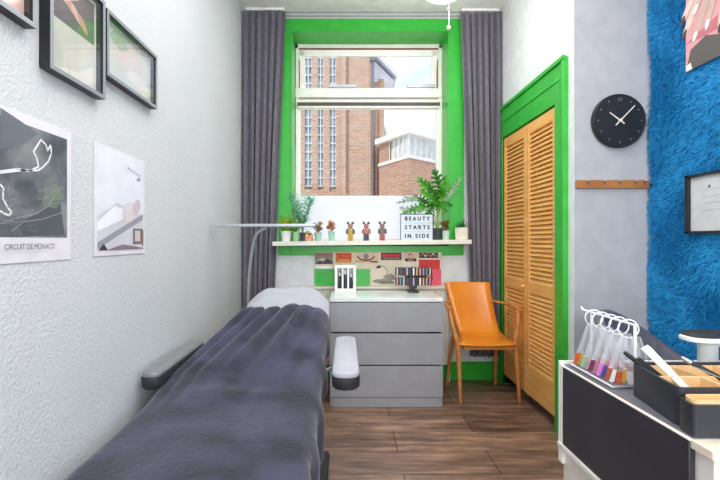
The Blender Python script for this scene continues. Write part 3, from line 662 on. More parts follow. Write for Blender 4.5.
# light box
lx0, lx1 = (401-345)*3.50/F, (432.3-345)*3.50/F; lz = zs(lx0)+.001
lb = thing('light_box', 'white letter light box reading beauty starts in side on the sill', 'light box', ((lx0+lx1)/2, 3.5, lz))
m_ = MB(); m_.box((lx0, 3.495, lz), (lx1, 3.54, lz+.215)); m_.box((lx1, 3.485, lz), (lx1+.008, 3.54, lz+.215)); m_.box((lx0-.004, 3.487, lz+.211), (lx1+.008, 3.54, lz+.217)); m_.build('casing', M_blackm, lb)
m_ = MB(); m_.box((lx0, 3.489, lz), (lx1, 3.496, lz+.213))
m_.build('panel', mat('lightbox_panel', (206, 218, 228), .4), lb, bevel=.001)
m_ = MB()
for k in (1, 2): m_.box((lx0, 3.485, lz+k*.0715-.002), (lx1, 3.489, lz+k*.0715+.001))
m_.build('letter_rail', C('rail_clear', (186, 198, 208), .2), lb)
wd = lx1-lx0
for k, (tx, wdt) in enumerate((('B E A U T Y', .78), ('S T A R T S', .78), ('I N   S I D E', .76))):
    m_ = MB()
    for ox, oz in ((0, 0), (.0036, 0), (.0018, .0012), (.0018, -.0012), (-.0008, 0)): add_text(m_, tx, (lx0+wd*.11+ox, 3.4876-ox*.01, lz+.0715*(2-k)+.019+oz), (1, 0, 0), (0, 0, 1), .046, width=wd*wdt)
    
    o = m_.build('lettering', M_black, lb, solid=.001)

# ------------------------------------------------------------------ wooden chair
M_cw = mat('chair_beech', (190, 120, 60), .4, noise=3, rgb2=(206, 140, 78), stretch=(1, 1, 6)); M_shell = mat('orange_ply', (228, 134, 34), .28, noise=5, rgb2=(238, 150, 48), coat=.3)
wc = thing('wooden_armchair', 'orange bent plywood armchair with slim wooden legs in the right corner', 'chair', (1.05, 3.3, 0))
prof = spline([(1.012, 3.515, .850), (1.028, 3.49, .74), (1.05, 3.455, .60), (1.070, 3.425, .50), (1.078, 3.385, .455), (1.063, 3.26, .444), (1.045, 3.15, .447), (1.04, 3.08, .440)], 6)
m_ = MB(); m_.open = True; n = len(prof)
for i, p in enumerate(prof):
    u = i/(n-1); w = .187-.022*math.sin(min(1, u/.55)*PI/2) if u < .55 else .165+.045*min(1, (u-.55)/.4)
    for k in range(9):
        s = (k-4)/4; bend = .022*(1-s*s)*(1-u) ; m_.v.append((p.x+s*w, p.y+bend, p.z-(.01*(1-s*s) if u > .6 else 0)))
for i in range(n-1):
    for k in range(8): a = i*9+k; m_.f.append((a, a+1, a+10, a+9)); m_.m.append(0)
m_.build('seat_shell', M_shell, wc, smooth=True, solid=.014)
m_ = MB()
m_.box((.87, 3.10, .395), (1.27, 3.125, .432)); m_.box((.885, 3.40, .40), (1.24, 3.42, .43))
m_.box((.872, 3.11, .40), (.892, 3.41, .43)); m_.box((1.235, 3.11, .40), (1.255, 3.41, .43)); m_.build('seat_rail', M_cw, wc, bevel=.003)
for pts in ([(.852, 3.13, 0), (.84, 3.12, .25), (.825, 3.11, .44), (.79, 3.12, .58), (.772, 3.14, .69)], [(1.288, 3.13, 0), (1.268, 3.12, .25), (1.253, 3.115, .44), (1.272, 3.12, .58), (1.280, 3.14, .69)]):
    sp = spline(pts, 6); N = len(sp); m_ = MB(); m_.tube(sp, [.012+.009*min(1, i/N*2.2) if i < N*.6 else .019-.004*(i/N-.6)/.4 for i in range(N)], 10); m_.build('leg', M_cw, wc, smooth=True)
for pts in ([(.845, 3.52, 0), (.865, 3.48, .25), (.88, 3.44, .42)], [(1.245, 3.52, 0), (1.235, 3.48, .25), (1.235, 3.44, .42)]):
    sp = spline(pts, 6); m_ = MB(); m_.tube(sp, [.012+.007*i/len(sp) for i in range(len(sp))], 10); m_.build('leg', M_cw, wc, smooth=True)
for pts in ([(.772, 3.12, .692), (.775, 3.22, .705), (.805, 3.36, .70), (.852, 3.485, .70)], [(1.282, 3.12, .692), (1.285, 3.22, .705), (1.262, 3.36, .70), (1.208, 3.485, .70)]):
    sp = spline(pts, 6); m_ = MB(); m_.tube(sp, [.021-.006*i/len(sp) for i in range(len(sp))], 10, flat=.6); m_.build('armrest', M_cw, wc, smooth=True)

# ------------------------------------------------------------------ left wall pictures
def lw(px, py, X=XL): d = -X*F/(345-px); return d, CZ+(240-py)*d/F
M_alu = mat('frame_alu', (150, 154, 162), .35, .3)
M_mat_ = C('mount_white', (226, 226, 222)); skin, skin2 = C('skin_pale', (222, 184, 172)), C('skin_mid', (200, 150, 140)); leafbg = C('print_green', (104, 130, 92)); dk = C('print_dark', (52, 48, 52))
def frame_l(name, label, y0, y1, z0, z1, art, group):
    t = thing(name, label, 'picture frame', (XL, (y0+y1)/2, z0), group); X0 = XL+.0005; X1 = XL+.032; fw = .013
    m_ = MB(); A_ = [((X0, y0, z0), (X1, y1, z0+fw)), ((X0, y0, z1-fw), (X1, y1, z1)), ((X0, y0, z0+fw), (X1, y0+fw, z1-fw)), ((X0, y1-fw, z0+fw), (X1, y1, z1-fw))]
    for a, b in A_: m_.box(a, b)
    m_.build('frame', M_black, t, bevel=.001)
    m_ = MB(); X2 = X1+.0015
    for a, b in [((X1, y0, z0), (X2, y1, z0+fw)), ((X1, y0, z1-fw), (X2, y1, z1)), ((X1, y0, z0+fw), (X2, y0+fw, z1-fw)), ((X1, y1-fw, z0+fw), (X2, y1, z1-fw))]: m_.box(a, b)
    m_.build('frame_face', M_alu, t)
    pc = Pic((X0+.003, y0+fw, z0+fw), (0, 1, 0), (0, 0, 1), (1, 0, 0)).sheet(y1-y0-2*fw, z1-z0-2*fw, M_mat_, .004); art(pc, y1-y0-2*fw, z1-z0-2*fw); pc.mb.build('picture', None, t)
    m_ = MB(); m_.box((X1-.006, y0+fw, z0+fw), (X1-.004, y1-fw, z1-fw)); m_.build('glass', M_fglass, t)
def art1(p, w, h):
    p.rect(0, .02, w, h, leafbg); p.poly([(0, .05), (w*.5, .12), (w, .08), (w, .02), (0, .02)], skin); p.oval(w*.6, .12, .06, .03, skin2)
def art2(p, w, h):
    p.rect(.012, .012, w-.012, h-.012, C('print_haze', (206, 204, 196))); p.rect(.012, h*.52, w-.012, h-.012, C('print_purple', (108, 96, 104)))
    p.poly([(w*.55, h*.52), (w-.012, h*.52), (w-.012, h*.75), (w*.7, h*.72)], leafbg)
    for i in range(4): p.oval(w*(.30+.13*i), h*(.80-.05*i), .035, .013, [skin, skin2][i % 2], -.7)
    p.poly([(w*.05, h*.70), (w*.35, h*.74), (w*.62, h*.86), (w*.5, h-.012), (w*.05, h-.012)], skin); p.poly([(.012, .012), (w*.6, h*.12), (w-.012, h*.3), (w-.012, .012)], C('print_pale', (224, 220, 210)))
def art3(p, w, h):
    p.rect(.01, .01, w-.01, h-.01, C('print_reflection', (204, 208, 200))); p.poly(wob(w*.5, h*.6, .12, .05, 24, 3, .1), C('print_rosy', (214, 200, 196))); p.poly(wob(w*.3, h*.78, .06, .03, 20, 5, .1), C('print_sage', (168, 184, 160))); p.poly(wob(w*.7, h*.3, .09, .03, 20, 6, .1), C('print_pale', (224, 220, 210)))  # pale tones put the whitish reflection on the glass into the print
G1 = 'framed photos along the top of the left wall'
frame_l('picture_frame', 'black and silver box frame at the far left, cut by the photo corner', .74, 1.157, 1.775, 2.06, art1, G1)
frame_l('picture_frame', 'upright black box frame with photo of a hand, middle of the three', 1.211, 1.489, 1.692, 2.035, art2, G1)
frame_l('picture_frame', 'wide black box frame nearest the window, reflecting daylight', 1.50, 1.90, 1.785, 2.022, art3, G1)
# posters
def poster(name, label, y0, y1, z0, z1):
    p = Pic((XL+.002, y0, z0), (0, 1, 0), (0, 0, 1), (1, 0, 0)).sheet(y1-y0, z1-z0, C('poster_paper', (224, 220, 226)), .0012); p.name, p.lab, p.cat = name, label, 'poster'; p.w, p.h = y1-y0, z1-z0; return p
q = poster('circuit_poster', 'poster of a white race track line on grey aerial photo, left wall', .974, 1.348, 1.139, 1.543)
gb_ = mat('aerial_photo', (74, 80, 90), .5, noise=9, rgb2=(138, 140, 142))
q.rect(.02, .068, q.w-.02, q.h-.028, gb_)
def tp(zx, zy):
    y, z = lw(zx/2.667, 100+zy/2.667, XL+.003); return (max(.021, y-.974), z-1.139)
q.poly([tp(50, 330), tp(100, 300), tp(160, 270), tp(172, 360), tp(60, 364)], C('aerial_dark', (84, 88, 94)))
q.poly([tp(0, 20), tp(60, 60), tp(100, 90), tp(60, 120), tp(0, 130)], C('aerial_sea', (104, 109, 117)))
q.poly([tp(120, 240), tp(150, 220), tp(170, 260), tp(150, 290), tp(110, 280)], C('aerial_green', (118, 132, 118)))
wl, wl2 = C('track_white', (240, 240, 244)), C('track_grey', (150, 154, 160))
q.line([tp(*v) for v in ((0, 190), (45, 184), (75, 190), (102, 178), (96, 152), (88, 138), (108, 106), (122, 120), (126, 136), (134, 118), (136, 142), (128, 164), (112, 180), (100, 188), (60, 187), (0, 194))], .005, wl)
q.line([tp(*v) for v in ((0, 226), (8, 236), (6, 262), (18, 285), (30, 300), (22, 308), (8, 302), (0, 296))], .005, wl)
q.line([tp(*v) for v in ((0, 330), (40, 315), (90, 305), (125, 285), (145, 255))], .0025, wl2); q.line([tp(*v) for v in ((30, 350), (60, 325), (110, 318), (165, 300))], .0025, wl2); q.line([tp(*v) for v in ((20, 230), (20, 260), (35, 240))], .0015, wl2)
rp_ = random.Random(12)
for k_ in range(26):
    ax, ay = rp_.uniform(0, 150), rp_.uniform(240, 350); q.line([tp(ax, ay), tp(min(168, ax+rp_.uniform(10, 40)), ay+rp_.uniform(-14, 8))], rp_.uniform(.0008, .002), [wl2, gb_, C('aerial_dark', (84, 88, 94))][k_ % 3])
q.text('CIRCUIT DE MONACO', .10, .036, .021, C('poster_ink', (70, 70, 78)), width=.185)
done(q)
q = poster('treatment_poster', 'pale upright poster of a treatment scene on the left wall, nearest window', 1.471, 1.844, 1.143, 1.544)
def uu(a, b): return (a*q.w, b*q.h)
q.rect(.015, .02, q.w-.015, q.h-.01, C('poster_lav', (226, 226, 238)))
q.poly([uu(.05, .35), uu(.4, .5), uu(.95, .40), uu(.95, .06), uu(.05, .06)], C('poster_soft', (206, 204, 214)))
q.poly([uu(.05, .12), uu(.95, .42), uu(.95, .36), uu(.05, .06)], C('poster_gr', (150, 150, 164)))
q.poly([uu(.05, .22), uu(.5, .34), uu(.6, .44), uu(.35, .46), uu(.05, .30)], C('poster_bl', (236, 238, 244)))
q.oval(.64*q.w, .42*q.h, .055, .04, C('poster_skin', (218, 206, 212)), .4); q.oval(.8*q.w, .48*q.h, .04, .025, C('poster_hand', (206, 188, 196)), .8)
q.rect(.72*q.w, .10*q.h, .95*q.w, .26*q.h, C('poster_box', (116, 112, 118))); q.rect(.76*q.w, .13*q.h, .88*q.w, .24*q.h, C('poster_beige', (206, 196, 190)))
q.rect(.93*q.w, .08*q.h, .955*q.w, .24*q.h, C('poster_brown', (146, 96, 72)))
q.poly([uu(.06, .05), uu(.15, .11), uu(.22, .05)], dk); q.poly([uu(.2, .05), uu(.5, .10), uu(.95, .06), uu(.95, .05)], C('poster_mauve', (134, 118, 128)))
for i in range(5): q.oval(q.w*(.62+.06*i), q.h*(.86-.01*i), .006, .005, C('poster_dot', (170, 174, 190)))
q.oval(q.w*.84, q.h*.78, .012, .006, C('poster_dot', (170, 174, 190)))
done(q)

# ------------------------------------------------------------------ ceiling lamp with pull cord
cl = thing('ceiling_lamp', 'white round ceiling lamp with a hanging pull cord, at top edge', 'lamp', (.67, 2.9, ZT))
lx = (444-345)*2.9/F
m_ = MB(); m_.lathe([(.0, -.305), (.05, -.302), (.10, -.288), (.15, -.255), (.17, -.22), (.16, -.19), (0, -.17)], (lx, 2.9, ZT), 32); m_.build('shade', mat('opal_shade', (244, 240, 230), .3), cl, smooth=True)
m_ = MB(); m_.tube([(lx, 2.9, ZT-.19), (lx, 2.9, ZT-.001)], .012); m_.lathe([(.06, -.03), (.06, -.001)], (lx, 2.9, ZT)); m_.build('rod', M_metal, cl, smooth=True)
m_ = MB(); m_.lathe([(.0, -.315), (.018, -.313), (.02, -.30), (.0, -.30)], (lx, 2.9, ZT), 16); m_.build('finial', M_metal, cl, smooth=True)
light('lamp_bulb', 'POINT', (lx, 2.9, ZT-.42), (0, 0, 0), 9, (1, .98, .95), .07)
cxp = (449-345)*2.86/F
m_ = MB(); m_.tube([(cxp, 2.86, ZT-.28), (cxp, 2.86, 2.63)], .0022, 6); m_.ball((cxp, 2.86, 2.765), .008); m_.build('pull_cord', M_metal, cl, smooth=True)
m_ = MB(); m_.ball((cxp, 2.86, 2.63), (.014, .014, .016)); m_.build('pull_knob', C('knob_cream', (210, 204, 190)), cl, smooth=True)

# ------------------------------------------------------------------ floor standing LED lamp
lp = thing('led_lamp', 'slim silver lamp with long horizontal light bar behind the treatment bed', 'lamp', (-.70, 3.02, 0))
M_lamp = mat('lamp_silver', (176, 180, 186), .35, .4)
m_ = MB(); m_.lathe([(.0, 0.001), (.14, .001), (.14, .018), (.03, .03), (0, .03)], (-.70, 3.04, 0), 32); m_.build('base', M_blackm, lp, smooth=True)
m_ = MB(); m_.tube(spline([(-.70, 3.04, .02), (-.695, 3.03, .40), (-.685, 3.0, .78), (-.665, 2.95, .98), (-.628, 2.88, 1.15), (-.585, 2.82, 1.24), (-.52, 2.775, 1.278)], 8), .0095, 12); m_.build('arm', M_lamp, lp, smooth=True)
zl = 1.2+14.5*2.76/F
m_ = MB(); m_.box((-.848, 2.725, zl-.008), (-.19, 2.785, zl+.010)); br = m_.build('light_bar', M_lamp, lp, bevel=.004)
m_ = MB(); m_.box((-.835, 2.735, zl-.0095), (-.20, 2.775, zl-.0078)); m_.build('diffuser', M_white, br)

# ------------------------------------------------------------------ treatment bed
BC = -.42
def zbed(y):
    pts = [(.5, .52), (1.0, .535), (1.55, .545), (1.75, .556), (1.95, .602), (2.55, .792), (2.7, .822), (2.86, .845)]
    for (a, za), (b, zb_) in zip(pts, pts[1:]):
        if y <= b:
            t = max(0, (y-a)/(b-a)); return za+(zb_-za)*t
    return pts[-1][1]
def zb_s(y): return sum(zbed(y+o) for o in (-.08, -.04, 0, .04, .08))/5
def cen(y):    # centre line and half width of the upholstery
    t = max(0, min(1, (y-1.9)/.65)); return -.460+(.106)*t
def hw(y):
    t = max(0, min(1, (y-1.9)/.65)); h = .345-.103*t
    if y > 2.6: h *= math.sqrt(max(.02, 1-((y-2.6)/.30)**2.4))**.8
    return h
M_vinyl = mat('grey_vinyl', (60, 60, 66), .4); M_vinl = mat('light_vinyl', (172, 172, 182), .45)
bed = thing('treatment_bed', 'reclining beauty treatment bed with padded armrests along the left wall', 'bed', (BC, 1.7, 0))
def pad(name, y0, y1, th, m):
    mb = MB(); n = 16; rows = []
    for i in range(n+1):
        y = y0+(y1-y0)*i/n; c_, h, z = cen(y), hw(y)-.03, zb_s(y)-.02
        rows.append([(c_-h, y, z-.02), (c_-h+.03, y, z), (c_+h-.03, y, z), (c_+h, y, z-.02), (c_+h, y, z-th+.01), (c_+h-.02, y, z-th), (c_-h+.02, y, z-th), (c_-h, y, z-th+.01)])
    vs = [p for r in rows for p in r]; fs = [(i*8+k, i*8+(k+1) % 8, (i+1)*8+(k+1) % 8, (i+1)*8+k) for i in range(n) for k in range(8)]+[tuple(range(8))[::-1], tuple(n*8+k for k in range(8))]
    mb.add(vs, fs); return mb.build(name, m, bed, smooth=True, bevel=.006)
pad('leg_rest', .62, 1.16, .09, M_vinyl); pad('seat', 1.17, 1.78, .10, M_vinyl); pad('backrest', 1.79, 2.66, .09, M_vinyl)
m_ = MB(); m_.ball((-.355, 2.745, .80), (.20, .12, .045), 20, 10); m_.build('headrest', M_vinyl, bed, smooth=True)
m_ = MB(); m_.box((-.62, 1.25, .02), (-.082, 2.28, .075)); m_.build('base_plate', M_blackm, bed, bevel=.02, bseg=3)
m_ = MB(); m_.box((-.52, 1.45, .07), (-.30, 1.75, .44)); m_.box((-.56, 1.2, .40), (-.28, 1.85, .45)); m_.build('lift_column', M_white, bed, bevel=.015)
def arm(xa, xb, y0, y1, zt):
    r = (xb-xa)/2; c_ = (xa+xb)/2
    def ring(off, z):
        pts = []
        for k in range(12): w = PI+PI*k/11; pts.append((c_+(r-off)*math.cos(w), y0+r*.7+(r-off)*.7*math.sin(w), z))
        for k in range(12): w = PI*k/11; pts.append((c_+(r-off)*math.cos(w), y1-r*.7+(r-off)*.7*math.sin(w), z))
        return pts
    def loft(rings):
        mb = MB(); n = 24; mb.v = [p for q in rings for p in q]; mb.f = [(i*n+k, i*n+(k+1) % n, (i+1)*n+(k+1) % n, (i+1)*n+k) for i in range(len(rings)-1) for k in range(n)]+[tuple(range(n))[::-1], tuple((len(rings)-1)*n+k for k in range(n))]; mb.m = [0]*len(mb.f); return mb
    a = loft([ring(.012, zt-.075), ring(.002, zt-.066), ring(0, zt-.03), ring(.003, zt-.022)]).build('armrest', M_blackm, bed, smooth=True)
    loft([ring(.004, zt-.022), ring(.001, zt-.012), ring(.006, zt-.003), ring(.016, zt)]).build('arm_cushion', M_vinl if xa > -.5 else mat('grey_vinyl_arm', (128, 128, 132), .35), a, smooth=True)
    ym = y1-.18; xi = c_+(.02 if xa < -.5 else -.035); m2 = MB(); m2.tube([(xi, ym, zt-.07), (xi, ym, zt-.12), (BC+(.15 if xi > BC else -.15), ym-.2, .50)], .012); m2.build('arm_bracket', M_metal, a, smooth=True)
arm(-.056, .063, 1.745, 2.43, .652); arm(-.852, -.765, 1.745, 2.33, .655)

# blanket
M_bl = mat('plush_blanket', (36, 35, 50), .95, noise=5, rgb2=(70, 67, 92), sheen=.22, bump=.3, bscale=60, lo=.36, hi=.68)
def blanket():
    mb = MB(); mb.open = True; Y0, Y1 = .55, 2.53; ny, nx = 170, 120
    rr = random.Random(4); R = []
    for i in range(ny+1):
        t = i/ny; y = Y0+(Y1-Y0)*t; c_, h, z = cen(y), hw(y)+.012, zb_s(y)+.006
        head = max(0, min(1, (y-1.55)/.9)); near = 1-head
        dropL = .16+.10*near; dropR = .12+.16*max(0, min(1, (2.0-y)/.5))
        L = dropL+2*h+dropR
        for k in range(nx+1):
            s = k/nx*L
            rad = .055
            def prof(q, hh):       # distance beyond the flat top -> sideways, down
                if q <= 0: return 0, 0
                if q < rad*PI/2: a = q/rad; return rad*math.sin(a), rad*(1-math.cos(a))
                return rad-(q-rad*PI/2)*.03, rad+(q-rad*PI/2)
            a = s-dropL; xx = a-h; half = h-rad
            if xx < -half: dx, dz = prof(-half-xx, h); X = -half-dx; side = -1
            elif xx > half: dx, dz = prof(xx-half, h); X = half+dx; side = 1
            else: X, dz = xx, 0; side = 0
            u = X/h
            # pleats that start at the head end and fan out towards the left
            ph = (u*1.0+.55*(1-t)*.9)*9.5+1.4*math.sin(t*3+u*2)
            fold = (abs(math.sin(ph*1.25))**1.5)*.032*head**1.3*(1 if u < .35 else .45)
            fold += .006*head*math.sin(ph*3.1+1)*(.5+.5*math.sin(4*t))
            rump = .010*math.exp(-((y-1.72-.06*u*u)/.05)**2)*math.exp(-(u/.55)**2)
            soft = .006*math.sin(5*u+6*t)+.005*math.sin(9*t-3*u)
            wav = 0
            if side: wav = .012*math.sin(y*22+side)*min(1, dz/.08)+.008*math.sin(y*41)*min(1, dz/.1)
            endf = min(1, (1-t)/.035); fold *= .25+.75*endf; zz = z-.006+.02*(1-min(1, u*u))-.012*(1-head)*u*u+(fold+rump+soft)*(1 if side == 0 else max(0, 1-dz/.08))-dz
            R.append((max(c_+X+side*wav if side else c_+X, XL+.02), y+.01*math.sin(u*7)*(1 if i in (0, ny) else .3), zz))
    mb.v = R
    for i in range(ny):
        for k in range(nx): a = i*(nx+1)+k; mb.f.append((a, a+1, a+nx+2, a+nx+1)); mb.m.append(0)
    o = mb.build('blanket', M_bl, smooth=True, solid=.006)
    tag(o, 'dark purple grey plush blanket spread over the treatment bed', 'blanket')
blanket()
# white towel over the head end
def towel():
    mb = MB(); mb.open = True; ny, nx = 40, 50
    for i in range(ny+1):
        t = i/ny; y = 2.50+.40*t
        h = .262-.02*t; 
        if t > .35: h *= math.sqrt(max(.0, 1-((t-.35)/.68)**2.6))
        c_ = cen(y)
        for k in range(nx+1):
            u = -1+2*k/nx; z = zb_s(min(y, 2.85))+.026+.030*math.exp(-((t-.55)/.33)**2)
            z += -.07*max(0, abs(u)-.55)**1.5/.3-.12*max(0, t-.80)**1.3
            z += .004*math.sin(5*u+9*t)+.006*math.exp(-((t-.24+.03*math.sin(3*u))/.025)**2)*(abs(u) < .62)
            mb.v.append((c_+u*h, y+.004*math.sin(9*u)*(1-t), z-(.035*(1-t/.12) if t < .12 else 0)*.3))
    for i in range(ny):
        for k in range(nx): a = i*(nx+1)+k; mb.f.append((a, a+1, a+nx+2, a+nx+1)); mb.m.append(0)
    o = mb.build('towel', mat('white_terry', (172, 172, 182), .95, bump=.4, bscale=120, sheen=.3), smooth=True, solid=.008)
    tag(o, 'white towel covering the headrest of the treatment bed', 'towel')
towel()

# ------------------------------------------------------------------ alcove: clock, hook rail, fur covering, pictures
ck = thing('wall_clock', 'round black wall clock with light hands on the alcove wall', 'clock', P(616.5, 122, YC))
cc = P(616.5, 122, YC-.001); Mc = Matrix.Translation(cc) @ Matrix.Rotation(PI/2, 4, 'X')
m_ = MB(); m_.lathe([(0, 0), (.150, 0), (.155, .012), (.155, .028), (.150, .034), (.146, .030), (0, .030)], n=64, M=Mc); m_.build('clock_face', mat('clock_black', (34, 34, 38), .4), ck, smooth=True)
Mh = C('clock_hand', (226, 218, 206), .35)
def hand(ang, L, w, dep, back=.03):
    m_ = MB(); a = math.radians(90-ang); d = Vector((math.cos(a), 0, math.sin(a))); s = Vector((d.z, 0, -d.x)); p = cc+Vector((0, -dep, 0))
    m_.prism([p-d*back-s*w, p+d*L-s*w*.7, p+d*L+s*w*.7, p-d*back+s*w], (0, -.002, 0)); m_.build('hand', Mh, ck)
hand(307, .075, .004, .033); hand(44, .118, .0035, .036, .04)
m_ = MB(); m_.lathe([(0, .03), (.009, .03), (.009, .042), (0, .042)], n=20, M=Mc); m_.build('hub', Mh, ck)
m_ = MB()
for i in range(12):
    a = PI/2-2*PI*i/12; r = .125
    if i == 0: add_text(m_, '12', cc+Vector((-.014, -.0312, r-.012)), (1, 0, 0), (0, 0, 1), .026)
    else:
        p = cc+Vector((math.cos(a)*r, -.0305, math.sin(a)*r)); m_.box((p.x-.003, p.y-.001, p.z-.003), (p.x+.003, p.y+.001, p.z+.003))
m_.build('hour_marks', C('clock_mark', (150, 148, 148), .4), ck)
hr = thing('hook_rail', 'narrow wooden hook rail on the wall below the clock', 'hook rail', P(612, 188, YC))
a, b = P(575, 188, YC), P(648, 183.5, YC)
m_ = MB(); m_.box((a.x, YC-.02, a.z-.004), (b.x, YC-.001, a.z+.044)); m_.build('board', mat('rail_wood', (164, 104, 52), .45, noise=4, rgb2=(184, 122, 66)), hr, bevel=.003)
for px in (585, 601, 616.5, 632, 641):
    x = P(px, 186, YC).x; m_ = MB(); m_.tube([(x, YC-.02, a.z+.028), (x, YC-.04, a.z+.022), (x, YC-.045, a.z+.036)], .0035, 8); m_.ball((x, YC-.045, a.z+.037), .006); m_.build('hook', M_chrome, hr, smooth=True)
x = b.x+.005; m_ = MB(); m_.tube([(x-.01, YC-.02, a.z+.02), (x+.008, YC-.035, a.z+.018), (x+.014, YC-.045, a.z+.034)], .007, 8); m_.build('end_hook', M_black, hr, smooth=True)

# blue shaggy fur wall covering
def fur():
    r = np.random.default_rng(3); y0, y1, z0, z1 = .95, YC-.012, .35, ZT-.02; N = 70000
    M1 = mat('blue_fur', (0, 128, 196), .7, noise=26, rgb2=(34, 166, 228), lo=.3, hi=.7)
    t = thing('fur_wall_covering', 'shaggy bright blue fur covering on the wall right of the clock', 'wall covering', (XF, (y0+y1)/2, z0))
    b = MB(); b.box((XF-.012, y0, z0), (XF-.001, y1, z1)); b.build('backing', M1, t)
    # more tufts where the room sees the wall
    y = y0+(y1-y0)*r.random(N)**.75; z = z0+(z1-z0)*r.random(N)
    flow = 1.1*np.sin(y*9+3*np.sin(z*4.2))+.9*np.sin(z*7+2*np.sin(y*6))+r.normal(0, .55, N)-PI/2
    L = .020+.016*r.random(N); out = .010+.014*r.random(N)
    x = np.full(N, XF-.012); w = .0024
    d = np.stack([np.zeros(N), np.cos(flow), np.sin(flow)], 1)*L[:, None]
    p0 = np.stack([x, y, z], 1); s = np.stack([np.zeros(N), -np.sin(flow), np.cos(flow)], 1)*w
    p1 = p0+d*.45+np.stack([-out*.8, 0*x, 0*x], 1); p2 = p0+d+np.stack([-out, 0*x, 0*x], 1)
    V = np.stack([p0-s, p0+s, p1+s*.8, p1-s*.8, p2], 1).reshape(-1, 3); V[:, 1] = np.minimum(V[:, 1], YC-.001+.0*V[:, 1])
    me = bpy.data.meshes.new('fur_pile'); F1 = []
    base = np.arange(N)*5
    q = np.stack([base, base+1, base+2, base+3], 1).tolist(); tr = np.stack([base+3, base+2, base+4], 1).tolist()
    me.from_pydata(V.tolist(), [], q+tr); me.materials.append(M1); me.update()
    o = bpy.data.objects.new('fur_pile', me); COL.objects.link(o); o.parent = t; o.matrix_parent_inverse = Matrix.Translation(-Vector(t.location)); o['kind'] = 'stuff'
fur()
Xp = XF-.04
def rp(y0, y1, z0, z1, name, lab, m, cat): 
    p = Pic((Xp, y1, z0), (0, -1, 0), (0, 0, 1), (-1, 0, 0)).sheet(y1-y0, z1-z0, m, .003); p.w, p.h = y1-y0, z1-z0; p.name, p.lab, p.cat = name, lab, cat; return p
yA = Xp*F/(686.5-345)
q = rp(yA-.50, yA, CZ+168*yA/F, CZ+168*yA/F+.62, 'nail_photo', 'glossy photo of manicured hands hung on the blue fur, upper right', C('photo_pink', (216, 156, 160)), 'photo')
q.poly([(0, 0), (.03, .10), (.12, .13), (.30, .06), (.30, 0)], C('photo_grey', (92, 86, 82))); q.poly([(0, 0), (0, .03), (.03, .035), (.04, 0)], C('photo_white', (232, 226, 220)))
q.poly([(0, .14), (.2, .2), (.5, .22), (.5, .10), (.25, .13), (.1, .13)], C('photo_rose', (196, 112, 122)))
for i, (a, b, L, an_) in enumerate(((.04, .27, .11, 1.0), (.10, .24, .12, 1.1), (.05, .36, .14, .9), (.17, .30, .16, 1.25), (.22, .22, .12, 1.35), (.15, .42, .2, 1.0))):
    q.oval(a, b, L, .02, [C('photo_skin', (222, 198, 184)), C('photo_skin2', (198, 170, 158))][i % 2], an_); q.oval(a-L*.8*math.cos(an_), b-L*.8*math.sin(an_), .024, .011, [C('nail_w', (236, 232, 226)), C('nail_d', (78, 66, 60))][(i+1) % 2], an_)
done(q)
yA = Xp*F/(688-345)
fr2 = thing('certificate_frame', 'thin black frame with a pale certificate on the blue fur', 'frame', (Xp, yA-.2, 1.232))
z0, z1, y0, y1 = 1.232, 1.523, yA-.42, yA
m_ = MB()
for a, b in [((Xp-.018, y0, z0), (Xp, y1, z0+.012)), ((Xp-.018, y0, z1-.012), (Xp, y1, z1)), ((Xp-.018, y0, z0), (Xp, y0+.012, z1)), ((Xp-.018, y1-.022, z0), (Xp, y1, z1))]: m_.box(a, b)
m_.build('frame', M_black, fr2, bevel=.001)
pc = Pic((Xp, y1-.012, z0+.01), (0, -1, 0), (0, 0, 1), (-1, 0, 0)).sheet(.40, .27, C('certificate_paper', (204, 204, 206)), .004)
for a, b, w in ((.10, .20, .10), (.08, .165, .14), (.09, .135, .09), (.08, .10, .14)): pc.line([(a, b), (a+w, b+.004)], .0018, C('cert_ink', (150, 150, 156)))
pc.oval(.12, .215, .008, .008, C('cert_ink2', (110, 112, 120))); pc.mb.build('certificate', None, fr2)

# ------------------------------------------------------------------ manicure desk
M_dw = mat('desk_white', (226, 224, 218), .4); M_dtop = mat('desk_laminate', (226, 214, 196), .4); M_dk = mat('desk_dark_panel', (46, 46, 54), .35, noise=4, rgb2=(58, 58, 66)); M_mt = mat('desk_mat', (104, 104, 114), .35)
dx0, dy0, dy1, dz = .781, .90, 1.545, .75
dk_ = thing('manicure_desk', 'white manicure desk with a dark side panel at lower right', 'desk', (1.2, 1.2, 0))
m_ = MB(); m_.box((dx0+.012, dy0+.01, 0), (XF-.06, dy1-.005, dz-.02)); m_.box((dx0-.010, dy0+.006, .455), (dx0+.02, dy1-.002, .470)); m_.build('cabinet', M_dw, dk_, bevel=.002)
m_ = MB(); m_.box((dx0, dy0, dz-.02), (XF-.055, dy1, dz)); m_.build('desk_top', M_dtop, dk_, bevel=.0015)
m_ = MB(); m_.box((dx0-.004, .958, .472), (dx0+.011, 1.515, dz-.004)); m_.build('side_panel', M_dk, dk_, bevel=.002)
m_ = MB(); m_.box((dx0-.004, 1.516, .40), (dx0+.011, dy1, dz+.002)); m_.box((dx0-.005, .955, dz-.003), (dx0-.001, dy1-.03, dz+.0012)); m_.box((dx0-.004, dy1-.012, dz), (XF-.06, dy1, dz+.012)); m_.build('edge_trim', M_white, dk_, bevel=.001)
m_ = MB(); m_.box((dx0+.006, .957, dz), (1.60, dy1-.015, dz+.003)); m_.build('desk_mat', M_mt, dk_)
zd = dz+.0035
